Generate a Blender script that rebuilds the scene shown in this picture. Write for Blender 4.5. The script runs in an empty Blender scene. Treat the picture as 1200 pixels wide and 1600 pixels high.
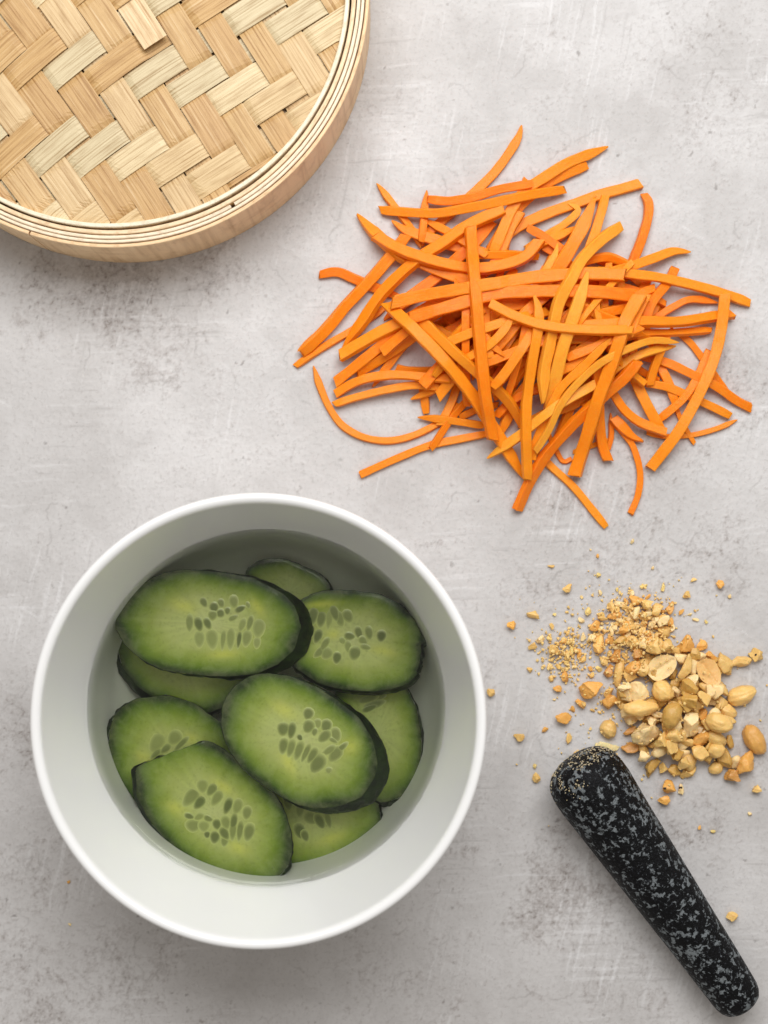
import bpy, math, random
import numpy as np
from mathutils import Vector, Matrix, noise, Euler

# ------------------------------------------------------------------ camera, world, lamps, exposure
S = 0.00025          # metres per photograph pixel on the table plane
H = 0.63             # camera height above the table
scene = bpy.context.scene
C = scene.collection
cam_d = bpy.data.cameras.new('camera')
cam_d.sensor_fit = 'VERTICAL'
cam_d.sensor_height = 36.0
cam_d.lens = 36.0 * H / (1600 * S)
cam_d.clip_start = 0.01
cam_d.clip_end = 20
cam_d.dof.use_dof = True
cam_d.dof.focus_distance = H - 0.016
cam_d.dof.aperture_fstop = 7.0
cam = bpy.data.objects.new('camera', cam_d)
cam.location = (0, 0, H)
C.objects.link(cam)
scene.camera = cam

world = bpy.data.worlds.new('World')
scene.world = world
world.use_nodes = True
bg = world.node_tree.nodes['Background']
bg.inputs[0].default_value = (1.0, 0.95, 0.89, 1)
bg.inputs[1].default_value = 0.40

def area_light(name, loc, target, sx, sy, power, col):
    d = bpy.data.lights.new(name, 'AREA')
    d.shape = 'RECTANGLE'; d.size = sx; d.size_y = sy
    d.energy = power; d.color = col
    o = bpy.data.objects.new(name, d)
    o.location = loc
    v = Vector(target) - Vector(loc)
    o.rotation_euler = v.to_track_quat('-Z', 'Y').to_euler()
    C.objects.link(o)
    return o
area_light('window_light', (0.05, 0.46, 0.72), (0.02, 0.10, 0.0), 0.72, 0.50, 8.5, (0.975, 0.985, 1.0))

vs = scene.view_settings
vs.view_transform = 'Standard'
vs.look = 'None'
vs.exposure = 0.0
vs.gamma = 1.0
vs.use_curve_mapping = False
scene.cycles.use_denoising = True
scene.cycles.use_adaptive_sampling = True
scene.cycles.adaptive_threshold = 0.02
scene.cycles.max_bounces = 10
scene.cycles.transmission_bounces = 8
scene.cycles.diffuse_bounces = 7

# ------------------------------------------------------------------ helpers
rng = random.Random(11)
def lin(r, g, b):
    f = lambda c: (c / 255 / 12.92) if c / 255 <= 0.04045 else ((c / 255 + 0.055) / 1.055) ** 2.4
    return (f(r), f(g), f(b), 1.0)
def P(px, py, z=0.0):
    k = S * (1 - z / H)
    return Vector(((px - 600) * k, (800 - py) * k, z))

def mesh_obj(name, verts, faces, mat, parent=None, uvs=None, smooth=True, loc=None, cols=None):
    me = bpy.data.meshes.new(name)
    me.from_pydata([tuple(v) for v in verts], [], faces)
    if uvs is not None:
        ul = me.uv_layers.new(name='UVMap')
        li = np.zeros(len(me.loops), dtype=np.int32)
        me.loops.foreach_get('vertex_index', li)
        ul.data.foreach_set('uv', np.array(uvs, dtype=np.float32)[li].ravel())
    if cols is not None:
        ca = me.color_attributes.new('Col', 'FLOAT_COLOR', 'POINT')
        ca.data.foreach_set('color', np.array(cols, dtype=np.float32).ravel())
    if smooth:
        me.polygons.foreach_set('use_smooth', [True] * len(me.polygons))
    if mat: me.materials.append(mat)
    me.update()
    o = bpy.data.objects.new(name, me)
    if loc is not None: o.location = loc
    C.objects.link(o)
    if parent: o.parent = parent
    return o
def empty(name, loc):
    o = bpy.data.objects.new(name, None)
    o.empty_display_size = 0.01
    o.location = loc
    C.objects.link(o)
    return o
def tag(o, label=None, cat=None, group=None, kind=None):
    if label: o['label'] = label
    if cat: o['category'] = cat
    if group: o['group'] = group
    if kind: o['kind'] = kind
    return o

class NT:
    """small node helper"""
    def __init__(self, name):
        self.m = bpy.data.materials.new(name); self.m.use_nodes = True
        self.t = self.m.node_tree; self.n = self.t.nodes; self.l = self.t.links
        self.b = self.n['Principled BSDF']; self.out = self.n['Material Output']
    def new(self, ty, **kw):
        nd = self.n.new(ty)
        for k, v in kw.items(): setattr(nd, k, v)
        return nd
    def link(self, a, b): self.l.new(a, b)
    def coord(self, which='Object'):
        return self.new('ShaderNodeTexCoord').outputs[which]
    def mapping(self, vec, scale=(1, 1, 1), rot=(0, 0, 0), loc=(0, 0, 0)):
        m = self.new('ShaderNodeMapping')
        m.inputs['Scale'].default_value = scale; m.inputs['Rotation'].default_value = rot
        m.inputs['Location'].default_value = loc
        self.link(vec, m.inputs['Vector']); return m.outputs[0]
    def noise(self, vec, scale, detail=4, rough=0.55, dist=0.0, out='Fac'):
        n = self.new('ShaderNodeTexNoise')
        n.inputs['Scale'].default_value = scale; n.inputs['Detail'].default_value = detail
        n.inputs['Roughness'].default_value = rough; n.inputs['Distortion'].default_value = dist
        self.link(vec, n.inputs['Vector']); return n.outputs[out]
    def vor(self, vec, scale, feature='F1', out='Distance', rand=1.0):
        n = self.new('ShaderNodeTexVoronoi'); n.feature = feature
        n.inputs['Scale'].default_value = scale; n.inputs['Randomness'].default_value = rand
        self.link(vec, n.inputs['Vector']); return n.outputs[out]
    def ramp(self, fac, stops, interp='LINEAR'):
        r = self.new('ShaderNodeValToRGB'); r.color_ramp.interpolation = interp
        els = r.color_ramp.elements
        while len(els) < len(stops): els.new(0.5)
        for e, (p, c) in zip(els, stops):
            e.position = p; e.color = c if len(c) == 4 else (*c, 1)
        self.link(fac, r.inputs[0]); return r.outputs[0]
    def sstep(self, v, a, b, lo=0.0, hi=1.0):
        m = self.new('ShaderNodeMapRange'); m.interpolation_type = 'SMOOTHSTEP'
        m.inputs['From Min'].default_value = a; m.inputs['From Max'].default_value = b
        m.inputs['To Min'].default_value = lo; m.inputs['To Max'].default_value = hi
        self.link(v, m.inputs['Value']); return m.outputs[0]
    def math(self, op, a, b=None, clamp=False):
        m = self.new('ShaderNodeMath', operation=op, use_clamp=clamp)
        for i, v in enumerate((a, b)):
            if v is None: continue
            if isinstance(v, (int, float)): m.inputs[i].default_value = v
            else: self.link(v, m.inputs[i])
        return m.outputs[0]
    def mix(self, fac, a, b, blend='MIX'):
        m = self.new('ShaderNodeMix', data_type='RGBA', blend_type=blend)
        for i, v in ((0, fac), (6, a), (7, b)):
            if isinstance(v, (int, float)): m.inputs[i].default_value = v
            elif isinstance(v, tuple): m.inputs[i].default_value = v
            else: self.link(v, m.inputs[i])
        return m.outputs[2]
    def addvec(self, a, b, k):
        s = self.new('ShaderNodeVectorMath', operation='SCALE'); s.inputs[3].default_value = k
        self.link(b, s.inputs[0])
        m = self.new('ShaderNodeVectorMath', operation='ADD')
        self.link(a, m.inputs[0]); self.link(s.outputs[0], m.inputs[1]); return m.outputs[0]
    def bump(self, h, strength, dist):
        b = self.new('ShaderNodeBump'); b.inputs['Strength'].default_value = strength
        b.inputs['Distance'].default_value = dist
        self.link(h, b.inputs['Height']); self.link(b.outputs[0], self.b.inputs['Normal'])
    def set(self, **kw):
        for k, v in kw.items():
            k = k.replace('_', ' ')
            if isinstance(v, (int, float, tuple)): self.b.inputs[k].default_value = v
            else: self.link(v, self.b.inputs[k])

# ------------------------------------------------------------------ materials
def mat_table():
    """colours come from nodes; where the coat is worn, cracked or pitted comes from mesh attributes"""
    t = NT('plaster_board')
    co = t.coord('Object')
    def attr(n):
        a = t.new('ShaderNodeAttribute'); a.attribute_name = n; return a.outputs['Fac']
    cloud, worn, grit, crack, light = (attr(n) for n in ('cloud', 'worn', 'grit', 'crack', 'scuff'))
    grain = t.noise(co, 620, 4, 0.7, 0.5)
    base = t.mix(cloud, lin(179, 175, 172), lin(206, 203, 201))
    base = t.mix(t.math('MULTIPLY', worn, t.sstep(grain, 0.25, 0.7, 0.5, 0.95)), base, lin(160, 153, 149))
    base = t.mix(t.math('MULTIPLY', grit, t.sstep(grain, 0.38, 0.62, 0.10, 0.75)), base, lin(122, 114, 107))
    base = t.mix(light, base, lin(216, 214, 213))
    base = t.mix(crack, base, lin(108, 100, 95))
    base = t.mix(t.sstep(grain, 0.50, 0.72, 0.0, 0.30), base, lin(144, 138, 133))
    t.bump(grain, 0.5, 0.0003)
    t.set(Base_Color=base, Roughness=t.sstep(cloud, 0.2, 0.9, 0.62, 0.46), Specular_IOR_Level=0.35)
    return t.m

def mat_bamboo(name, along=3.0, across=26.0, tint=(1, 1, 1, 1), strength=1.0):
    t = NT(name)
    uv = t.coord('UV')
    inf = t.new('ShaderNodeObjectInfo')
    off = t.new('ShaderNodeCombineXYZ'); t.link(t.math('MULTIPLY', inf.outputs['Random'], 37.0), off.inputs[1]); t.link(t.math('MULTIPLY', inf.outputs['Random'], 13.0), off.inputs[0])
    v = t.addvec(uv, off.outputs[0], 1.0)
    st = t.noise(t.mapping(v, (along, across, 1)), 1.0, 5, 0.65, 0.15)
    st2 = t.noise(t.mapping(v, (along * 0.35, across * 2.7, 1)), 1.0, 3, 0.6, 0.1)
    bl = t.noise(t.mapping(v, (along * 3, across * 0.25, 1)), 1.0, 3, 0.6)
    col = inf.outputs['Color']
    dark = t.mix(1.0, col, (0.50, 0.37, 0.23, 1), 'MULTIPLY')
    light = t.mix(0.35, col, lin(245, 226, 190))
    c = t.mix(t.math('MULTIPLY', t.sstep(st, 0.47, 0.70), 0.75 * strength), col, dark)
    c = t.mix(t.math('MULTIPLY', t.sstep(st2, 0.55, 0.72), 0.55 * strength), c, dark)
    c = t.mix(t.math('MULTIPLY', t.sstep(st, 0.46, 0.30), 0.8 * strength), c, light)
    c = t.mix(t.math('MULTIPLY', t.sstep(bl, 0.45, 0.75), 0.42), c, dark)
    t.bump(t.math('ADD', st, t.math('MULTIPLY', st2, 0.6)), 0.35, 0.0005)
    t.set(Base_Color=c, Roughness=0.48, Specular_IOR_Level=0.35)
    return t.m

def mat_ceramic():
    t = NT('white_glazed_ceramic')
    co = t.coord('Object')
    n = t.noise(co, 30, 3, 0.5)
    t.set(Base_Color=t.mix(n, lin(234, 233, 231), lin(238, 237, 235)), Roughness=0.22, Specular_IOR_Level=0.5, Coat_Weight=0.25, Coat_Roughness=0.08)
    return t.m

def mat_water():
    t = NT('clear_water')
    t.set(Base_Color=(0.99, 0.995, 0.985, 1), Roughness=0.0, IOR=1.333, Transmission_Weight=1.0)
    t.set(Specular_IOR_Level=0.5)
    t.bump(t.noise(t.coord('Object'), 40, 2, 0.5), 0.03, 0.001)
    ab = t.new('ShaderNodeVolumeAbsorption')
    ab.inputs['Color'].default_value = (0.84, 0.87, 0.74, 1); ab.inputs['Density'].default_value = 34.0
    t.link(ab.outputs[0], t.out.inputs['Volume'])
    return t.m

def mat_bubble():
    t = NT('bubble_film'); t.set(Base_Color=(1, 1, 1, 1), Roughness=0.0, IOR=1.12, Transmission_Weight=1.0)
    return t.m

def mat_cuke_flesh():
    t = NT('cucumber_flesh')
    at = t.new('ShaderNodeAttribute'); at.attribute_name = 'Col'
    co = t.coord('Object')
    n1 = t.noise(co, 150, 5, 0.65, 0.4); n2 = t.noise(co, 700, 3, 0.6)
    c = t.mix(t.sstep(n1, 0.35, 0.7, 0.0, 0.16), at.outputs['Color'], lin(206, 212, 150))
    c = t.mix(t.sstep(n2, 0.5, 0.75, 0.0, 0.22), c, lin(92, 112, 40))
    t.bump(t.math('ADD', n1, t.math('MULTIPLY', n2, .4)), 0.22, 0.0005)
    t.set(Base_Color=c, Roughness=0.22, Subsurface_Weight=0.2, Subsurface_Radius=(0.7, 1.0, 0.35), Subsurface_Scale=0.002)
    return t.m
def mat_rind():
    t = NT('cucumber_rind')
    co = t.coord('Object')
    n = t.noise(co, 220, 4, 0.6)
    t.bump(n, 0.6, 0.001)
    t.set(Base_Color=t.mix(t.sstep(n, .35, .7), lin(12, 23, 7), lin(36, 56, 16)), Roughness=0.35)
    return t.m
def mat_seed():
    t = NT('cucumber_seed')
    inf = t.new('ShaderNodeObjectInfo'); at = t.new('ShaderNodeAttribute'); at.attribute_name = 'Col'
    heart = t.mix(inf.outputs['Random'], lin(104, 114, 60), lin(156, 164, 94))
    edge = lin(198, 206, 124)
    t.set(Base_Color=t.mix(at.outputs['Fac'], heart, edge), Roughness=0.3)
    return t.m

def mat_carrot():
    t = NT('carrot_flesh')
    inf = t.new('ShaderNodeObjectInfo')
    uv = t.coord('UV'); co = t.coord('Object')
    v = t.addvec(uv, inf.outputs['Random'], 20.0)
    st = t.noise(t.mapping(v, (5, 2.2, 1)), 1.0, 4, 0.6, 0.2)
    cross = t.noise(t.mapping(v, (60, 0.7, 1)), 1.0, 2, 0.6)
    fib = t.noise(t.mapping(v, (7, 13, 1)), 1.0, 3, 0.65, 0.3)
    sp = t.noise(co, 900, 3, 0.6)
    col = inf.outputs['Color']
    c = t.mix(t.sstep(st, 0.42, 0.72, 0, 0.45), col, lin(255, 150, 30))
    c = t.mix(t.sstep(cross, 0.56, 0.74, 0, 0.22), c, lin(255, 170, 70))
    c = t.mix(t.sstep(sp, 0.6, 0.75, 0, 0.14), c, lin(255, 190, 110))
    c = t.mix(t.sstep(fib, 0.46, 0.72, 0, 0.36), c, lin(255, 168, 44))
    c = t.mix(t.sstep(fib, 0.46, 0.26, 0, 0.45), c, lin(255, 124, 6))
    t.bump(t.math('ADD', t.math('MULTIPLY', cross, .5), t.math('ADD', sp, t.math('MULTIPLY', fib, 1.5))), 0.40, 0.0005)
    t.set(Base_Color=c, Roughness=0.36, Coat_Weight=0.08, Coat_Roughness=0.15, Subsurface_Weight=0.3, Subsurface_Radius=(1.0, 0.45, 0.08), Subsurface_Scale=0.002, Specular_IOR_Level=0.28)
    tr = t.new('ShaderNodeBsdfTranslucent'); t.link(c, tr.inputs['Color'])
    mx = t.new('ShaderNodeMixShader'); mx.inputs[0].default_value = 0.10
    t.link(t.b.outputs[0], mx.inputs[1]); t.link(tr.outputs[0], mx.inputs[2]); t.link(mx.outputs[0], t.out.inputs['Surface'])
    return t.m

def mat_peanut():
    t = NT('roasted_peanut')
    inf = t.new('ShaderNodeObjectInfo'); co = t.coord('Object')
    n1 = t.noise(co, 260, 5, 0.65); n2 = t.noise(co, 1100, 4, 0.65); n3 = t.noise(co, 110, 3, 0.5)
    col = inf.outputs['Color']
    c = t.mix(t.sstep(n1, 0.45, 0.75, 0, 0.40), col, t.mix(1.0, col, (0.80, 0.56, 0.30, 1), 'MULTIPLY'))
    c = t.mix(t.sstep(n3, 0.50, 0.75, 0, 0.30), c, lin(240, 206, 146))
    c = t.mix(t.sstep(n2, 0.62, 0.74, 0, 0.4), c, lin(250, 228, 180))
    t.bump(t.math('ADD', t.math('MULTIPLY', n1, 1.0), t.math('MULTIPLY', n2, .5)), 0.5, 0.0007)
    t.set(Base_Color=c, Roughness=0.38, Subsurface_Weight=0.15, Subsurface_Radius=(1.0, 0.6, 0.25), Subsurface_Scale=0.0015, Specular_IOR_Level=0.45)
    return t.m

def mat_granite():
    t = NT('black_speckled_granite')
    co = t.coord('Object')
    w = t.addvec(co, t.noise(co, 200, 3, 0.6, out='Color'), 0.005)
    n1 = t.noise(w, 390, 3, 0.55, 0.3)
    n2 = t.noise(co, 900, 3, 0.62, 0.3)
    big = t.noise(co, 48, 3, 0.5)
    m = t.math('ADD', t.math('MULTIPLY', n1, 0.72), t.math('ADD', t.math('MULTIPLY', n2, 0.25), t.math('MULTIPLY', big, 0.16)))
    base = t.mix(t.sstep(n2, 0.35, 0.7), lin(4, 4, 5), lin(13, 13, 16))
    c = t.mix(t.sstep(m, 0.586, 0.66), base, lin(112, 117, 119))
    c = t.mix(t.math('MULTIPLY', t.sstep(n2, 0.60, 0.70), 0.45), c, lin(84, 89, 95))
    c = t.mix(t.math('MULTIPLY', t.sstep(n2, 0.42, 0.32), 0.85), c, lin(4, 4, 5))
    t.bump(t.math('ADD', n2, t.noise(co, 1500, 3, .6)), 0.7, 0.0005)
    t.set(Base_Color=c, Roughness=t.sstep(n1, .4, .6, .5, .62), Specular_IOR_Level=0.16)
    return t.m
def mat_plain(name, col, rough=0.6):
    t = NT(name); co = t.coord('Object')
    n = t.noise(co, 400, 3, 0.6)
    t.set(Base_Color=t.mix(n, col, tuple(c * 0.7 for c in col[:3]) + (1,)), Roughness=rough); return t.m

M_TABLE = mat_table()
M_STRIP = mat_bamboo('woven_bamboo', 0.8, 13.0, strength=1.15)
M_HOOP = mat_bamboo('bent_bamboo_hoop', 2.5, 4.5, strength=0.55)
M_BOWL = mat_ceramic(); M_WATER = mat_water(); M_BUB = mat_bubble()
M_FLESH = mat_cuke_flesh(); M_RIND = mat_rind(); M_SEED = mat_seed()
M_CARROT = mat_carrot(); M_NUT = mat_peanut(); M_GRAN = mat_granite()
M_DARK = mat_plain('dark_hole', lin(60, 38, 22), 0.8)

# ------------------------------------------------------------------ tabletop
_pr = np.random.RandomState(4)
_perm = _pr.permutation(512); _perm = np.concatenate([_perm, _perm])
_ga = _pr.uniform(0, 2 * np.pi, 512); _gx, _gy = np.cos(_ga), np.sin(_ga)
def pnoise(x, y):
    xi = np.floor(x).astype(int); yi = np.floor(y).astype(int); xf = x - xi; yf = y - yi
    u = xf ** 3 * (xf * (xf * 6 - 15) + 10); v = yf ** 3 * (yf * (yf * 6 - 15) + 10)
    def g(a, b, dx, dy):
        h = _perm[(_perm[a & 511] + b) & 511]; return _gx[h] * dx + _gy[h] * dy
    n00 = g(xi, yi, xf, yf); n10 = g(xi + 1, yi, xf - 1, yf); n01 = g(xi, yi + 1, xf, yf - 1); n11 = g(xi + 1, yi + 1, xf - 1, yf - 1)
    a = n00 + u * (n10 - n00); b = n01 + u * (n11 - n01)
    return (a + v * (b - a)) * 1.5
def fbm(x, y, f, o=4, gain=0.5, off=0.0):
    r = np.zeros_like(x); a = 1.0; t = 0
    for k in range(o):
        r += a * pnoise(x * f + off + 17.3 * k, y * f - off + 9.1 * k); t += a; a *= gain; f *= 2.03
    return r / t
def sst(x, a, b):
    t = np.clip((x - a) / (b - a), 0, 1); return t * t * (3 - 2 * t)
def build_table():
    # half millimetre grid where the photograph looks, coarser towards the rim
    def axis(lo, hi, LO, HI, st):
        a = np.arange(lo, hi + st / 2, st)
        e0 = lo - np.cumsum(np.geomspace(st, 0.03, 26)); e0 = e0[e0 > LO]; e1 = hi + np.cumsum(np.geomspace(st, 0.03, 26)); e1 = e1[e1 < HI]
        return np.concatenate([[LO], e0[::-1], a, e1, [HI]])
    xs = axis(-0.154, 0.154, -0.55, 0.55, 0.0005); ys = axis(-0.204, 0.204, -0.60, 0.75, 0.0005)
    X, Y = np.meshgrid(xs, ys)
    px = X / S + 600; py = 800 - Y / S          # used only to lay the stains out
    # everything below in units of photograph-size centimetres
    x, y = X * 100, Y * 100
    wx = fbm(x, y, 0.45, 4, 0.55, 3.0); wy = fbm(x, y, 0.45, 4, 0.55, 40.0)
    xw, yw = x + wx * 1.6, y + wy * 1.6
    big = fbm(x, y, 0.085, 3, 0.5, 7.0)
    patch = fbm(xw, yw, 0.30, 6, 0.58, 11.0)
    med = fbm(xw, yw, 1.1, 5, 0.62, 21.0)
    fine = fbm(x, y, 4.0, 4, 0.68, 31.0)
    vfine = fbm(x, y, 9.0, 2, 0.6, 71.0)
    cloud = np.clip(0.55 + 0.55 * big + 0.65 * patch + 0.25 * med, 0, 1)
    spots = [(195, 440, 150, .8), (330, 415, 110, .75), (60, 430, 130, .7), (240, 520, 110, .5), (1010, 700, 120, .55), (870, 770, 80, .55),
             (960, 860, 150, .4), (1130, 870, 110, .5), (1130, 60, 150, .35), (1040, 70, 110, .3), (1110, 180, 110, .4), (20, 1150, 90, .6), (40, 1370, 150, .4), (200, 1480, 160, .4),
             (60, 1560, 160, .5), (880, 1390, 120, .75), (905, 1330, 80, .6), (1090, 1300, 90, .6), (640, 1570, 200, .3), (960, 1540, 170, .4),
             (690, 640, 90, .35), (1150, 600, 110, .5), (430, 650, 90, .2), (1160, 1150, 110, .45), (820, 930, 80, .4), (350, 620, 90, .3), (620, 900, 80, .25)]
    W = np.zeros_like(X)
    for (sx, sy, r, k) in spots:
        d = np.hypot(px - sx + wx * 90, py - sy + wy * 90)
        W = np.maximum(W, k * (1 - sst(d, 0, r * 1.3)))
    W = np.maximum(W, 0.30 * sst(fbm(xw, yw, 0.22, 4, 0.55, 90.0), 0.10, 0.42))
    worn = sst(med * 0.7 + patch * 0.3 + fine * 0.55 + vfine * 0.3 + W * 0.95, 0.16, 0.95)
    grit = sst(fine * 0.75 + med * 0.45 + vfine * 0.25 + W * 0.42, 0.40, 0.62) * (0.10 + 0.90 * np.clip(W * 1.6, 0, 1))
    # hairlines: zero crossings of warped noise, shown only in places
    def hair(f, o, wd, off, warp_):
        n = fbm(x + warp_ * fbm(x, y, 1.8, 3, .6, off + 5), y + warp_ * fbm(x, y, 1.8, 3, .6, off + 9), f, 2, 0.4, off)
        gy_, gx_ = np.gradient(n); gr = np.hypot(gx_ / np.maximum(1e-6, np.gradient(X, axis=1)), gy_ / np.maximum(1e-6, np.gradient(Y, axis=0)))
        dist = np.abs(n) / np.maximum(gr, 1e-3)
        return 1 - sst(dist, wd * 0.35, wd)
    m1 = sst(fbm(x, y, 0.5, 3, .5, 120.0), 0.16, 0.36); m2 = sst(fbm(x, y, 0.75, 3, .5, 140.0) + 0.5 * W, 0.22, 0.46); m3 = sst(fbm(x, y, 0.9, 3, .5, 160.0) + 0.4 * W, 0.18, 0.42)
    crack = 0.22 * hair(0.42, 3, 0.00050, 200.0, 0.22) * m1
    crack = np.maximum(crack, 0.22 * hair(1.0, 3, 0.00045, 230.0, 0.16) * m2 * np.clip(0.15 + W * 2.2, 0, 1))
    crack = np.maximum(crack, 0.14 * hair(2.3, 2, 0.00042, 260.0, 0.12) * m3 * np.clip(W * 2.5, 0, 1))
    pit = sst(fbm(x, y, 3.2, 2, .5, 300.0), 0.47, 0.58) * sst(fbm(x, y, 0.6, 3, .5, 320.0) + W * 0.25, 0.18, 0.40)
    crack = np.maximum(crack, 0.55 * pit)
    # trowel marks: long thin strokes in two directions
    def stroke(ang, off):
        c, s_ = math.cos(ang), math.sin(ang); u, v = x * c + y * s_, -x * s_ + y * c
        return fbm(u * 0.22 + wx * 0.1, v * 5.5 + wy * 0.8, 1.0, 3, 0.55, off)
    st1 = stroke(0.05, 400.0); st2 = stroke(1.35, 440.0); st3 = stroke(-0.5, 470.0)
    k1 = sst(fbm(x, y, 0.16, 2, .5, 480.0), 0.0, 0.3); k2 = sst(fbm(x, y, 0.2, 2, .5, 500.0), 0.02, 0.3); k3 = sst(fbm(x, y, 0.3, 2, .5, 520.0), 0.15, 0.4)
    scuff = 0.50 * sst(st2, 0.15, 0.5) * k2 + 0.42 * sst(st1, 0.15, 0.5) * k1 + 0.55 * sst(st3, 0.40, 0.55) * k3
    crack = np.maximum(crack, 0.20 * sst(-st1, 0.30, 0.5) * k1); crack = np.maximum(crack, 0.15 * sst(-st2, 0.34, 0.5) * k2)
    z = 0.00010 * patch + 0.00010 * med + 0.00013 * fine + 0.00009 * vfine - 0.00008 * grit - 0.00010 * crack + 0.00004 * scuff
    fade = sst(np.maximum(np.abs(X) - 0.153, np.abs(Y) - 0.203), 0.0, 0.02)
    z = np.minimum(z, 0.00012) * (1 - fade) - 0.00013
    ny, nx = X.shape; nv = nx * ny
    me = bpy.data.meshes.new('tabletop')
    th = 0.02
    ring = [(xs[0], ys[0]), (xs[-1], ys[0]), (xs[-1], ys[-1]), (xs[0], ys[-1])]
    co = np.concatenate([np.stack([X.ravel(), Y.ravel(), z.ravel()], 1), np.array([(a, b, -th) for a, b in ring])])
    me.vertices.add(len(co)); me.vertices.foreach_set('co', co.ravel().astype(np.float32))
    idx = np.arange(nv).reshape(ny, nx)
    q = np.stack([idx[:-1, :-1], idx[:-1, 1:], idx[1:, 1:], idx[1:, :-1]], -1).reshape(-1, 4)
    c0, c1, c2, c3 = idx[0, 0], idx[0, -1], idx[-1, -1], idx[-1, 0]
    extra = np.array([(nv, nv + 3, nv + 2, nv + 1), (nv, nv + 1, c1, c0), (nv + 1, nv + 2, c2, c1), (nv + 2, nv + 3, c3, c2), (nv + 3, nv, c0, c3)])
    q = np.concatenate([q, extra]); nq = len(q)
    me.loops.add(nq * 4); me.loops.foreach_set('vertex_index', q.ravel().astype(np.int32))
    me.polygons.add(nq); me.polygons.foreach_set('loop_start', np.arange(0, nq * 4, 4, dtype=np.int32))
    sm = np.ones(nq, dtype=bool); sm[-5:] = False
    me.polygons.foreach_set('use_smooth', sm)
    me.update(calc_edges=True)
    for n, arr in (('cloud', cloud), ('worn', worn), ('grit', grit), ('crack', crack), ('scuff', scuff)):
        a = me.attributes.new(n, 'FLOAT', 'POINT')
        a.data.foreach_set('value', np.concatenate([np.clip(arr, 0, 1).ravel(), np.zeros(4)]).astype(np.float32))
    me.materials.append(M_TABLE)
    o = bpy.data.objects.new('tabletop', me); C.objects.link(o)
    tag(o, 'pale grey plaster tabletop with worn patches and hairline cracks', 'tabletop', kind='structure')
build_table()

# ------------------------------------------------------------------ lathe helper
def lathe(profile, seg=96, a0=0.0, a1=2 * math.pi, close=True):
    """profile: closed loop of (r,z); returns verts, faces, uvs"""
    full = abs(a1 - a0 - 2 * math.pi) < 1e-6
    n = len(profile); m = seg if full else seg + 1
    verts = []; uvs = []
    for i in range(m):
        a = a0 + (a1 - a0) * i / seg
        ca, sa = math.cos(a), math.sin(a)
        for j, (r, z) in enumerate(profile):
            verts.append((r * ca, r * sa, z)); uvs.append((a * 4, j * 0.3))
    faces = []
    for i in range(seg):
        i2 = (i + 1) % m if full else i + 1
        for j in range(n if close else n - 1):
            j2 = (j + 1) % n
            faces.append((i * n + j, i2 * n + j, i2 * n + j2, i * n + j2))
    if not full and close:
        faces.append(tuple(range(n - 1, -1, -1))); faces.append(tuple((m - 1) * n + j for j in range(n)))
    return verts, faces, uvs

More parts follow.
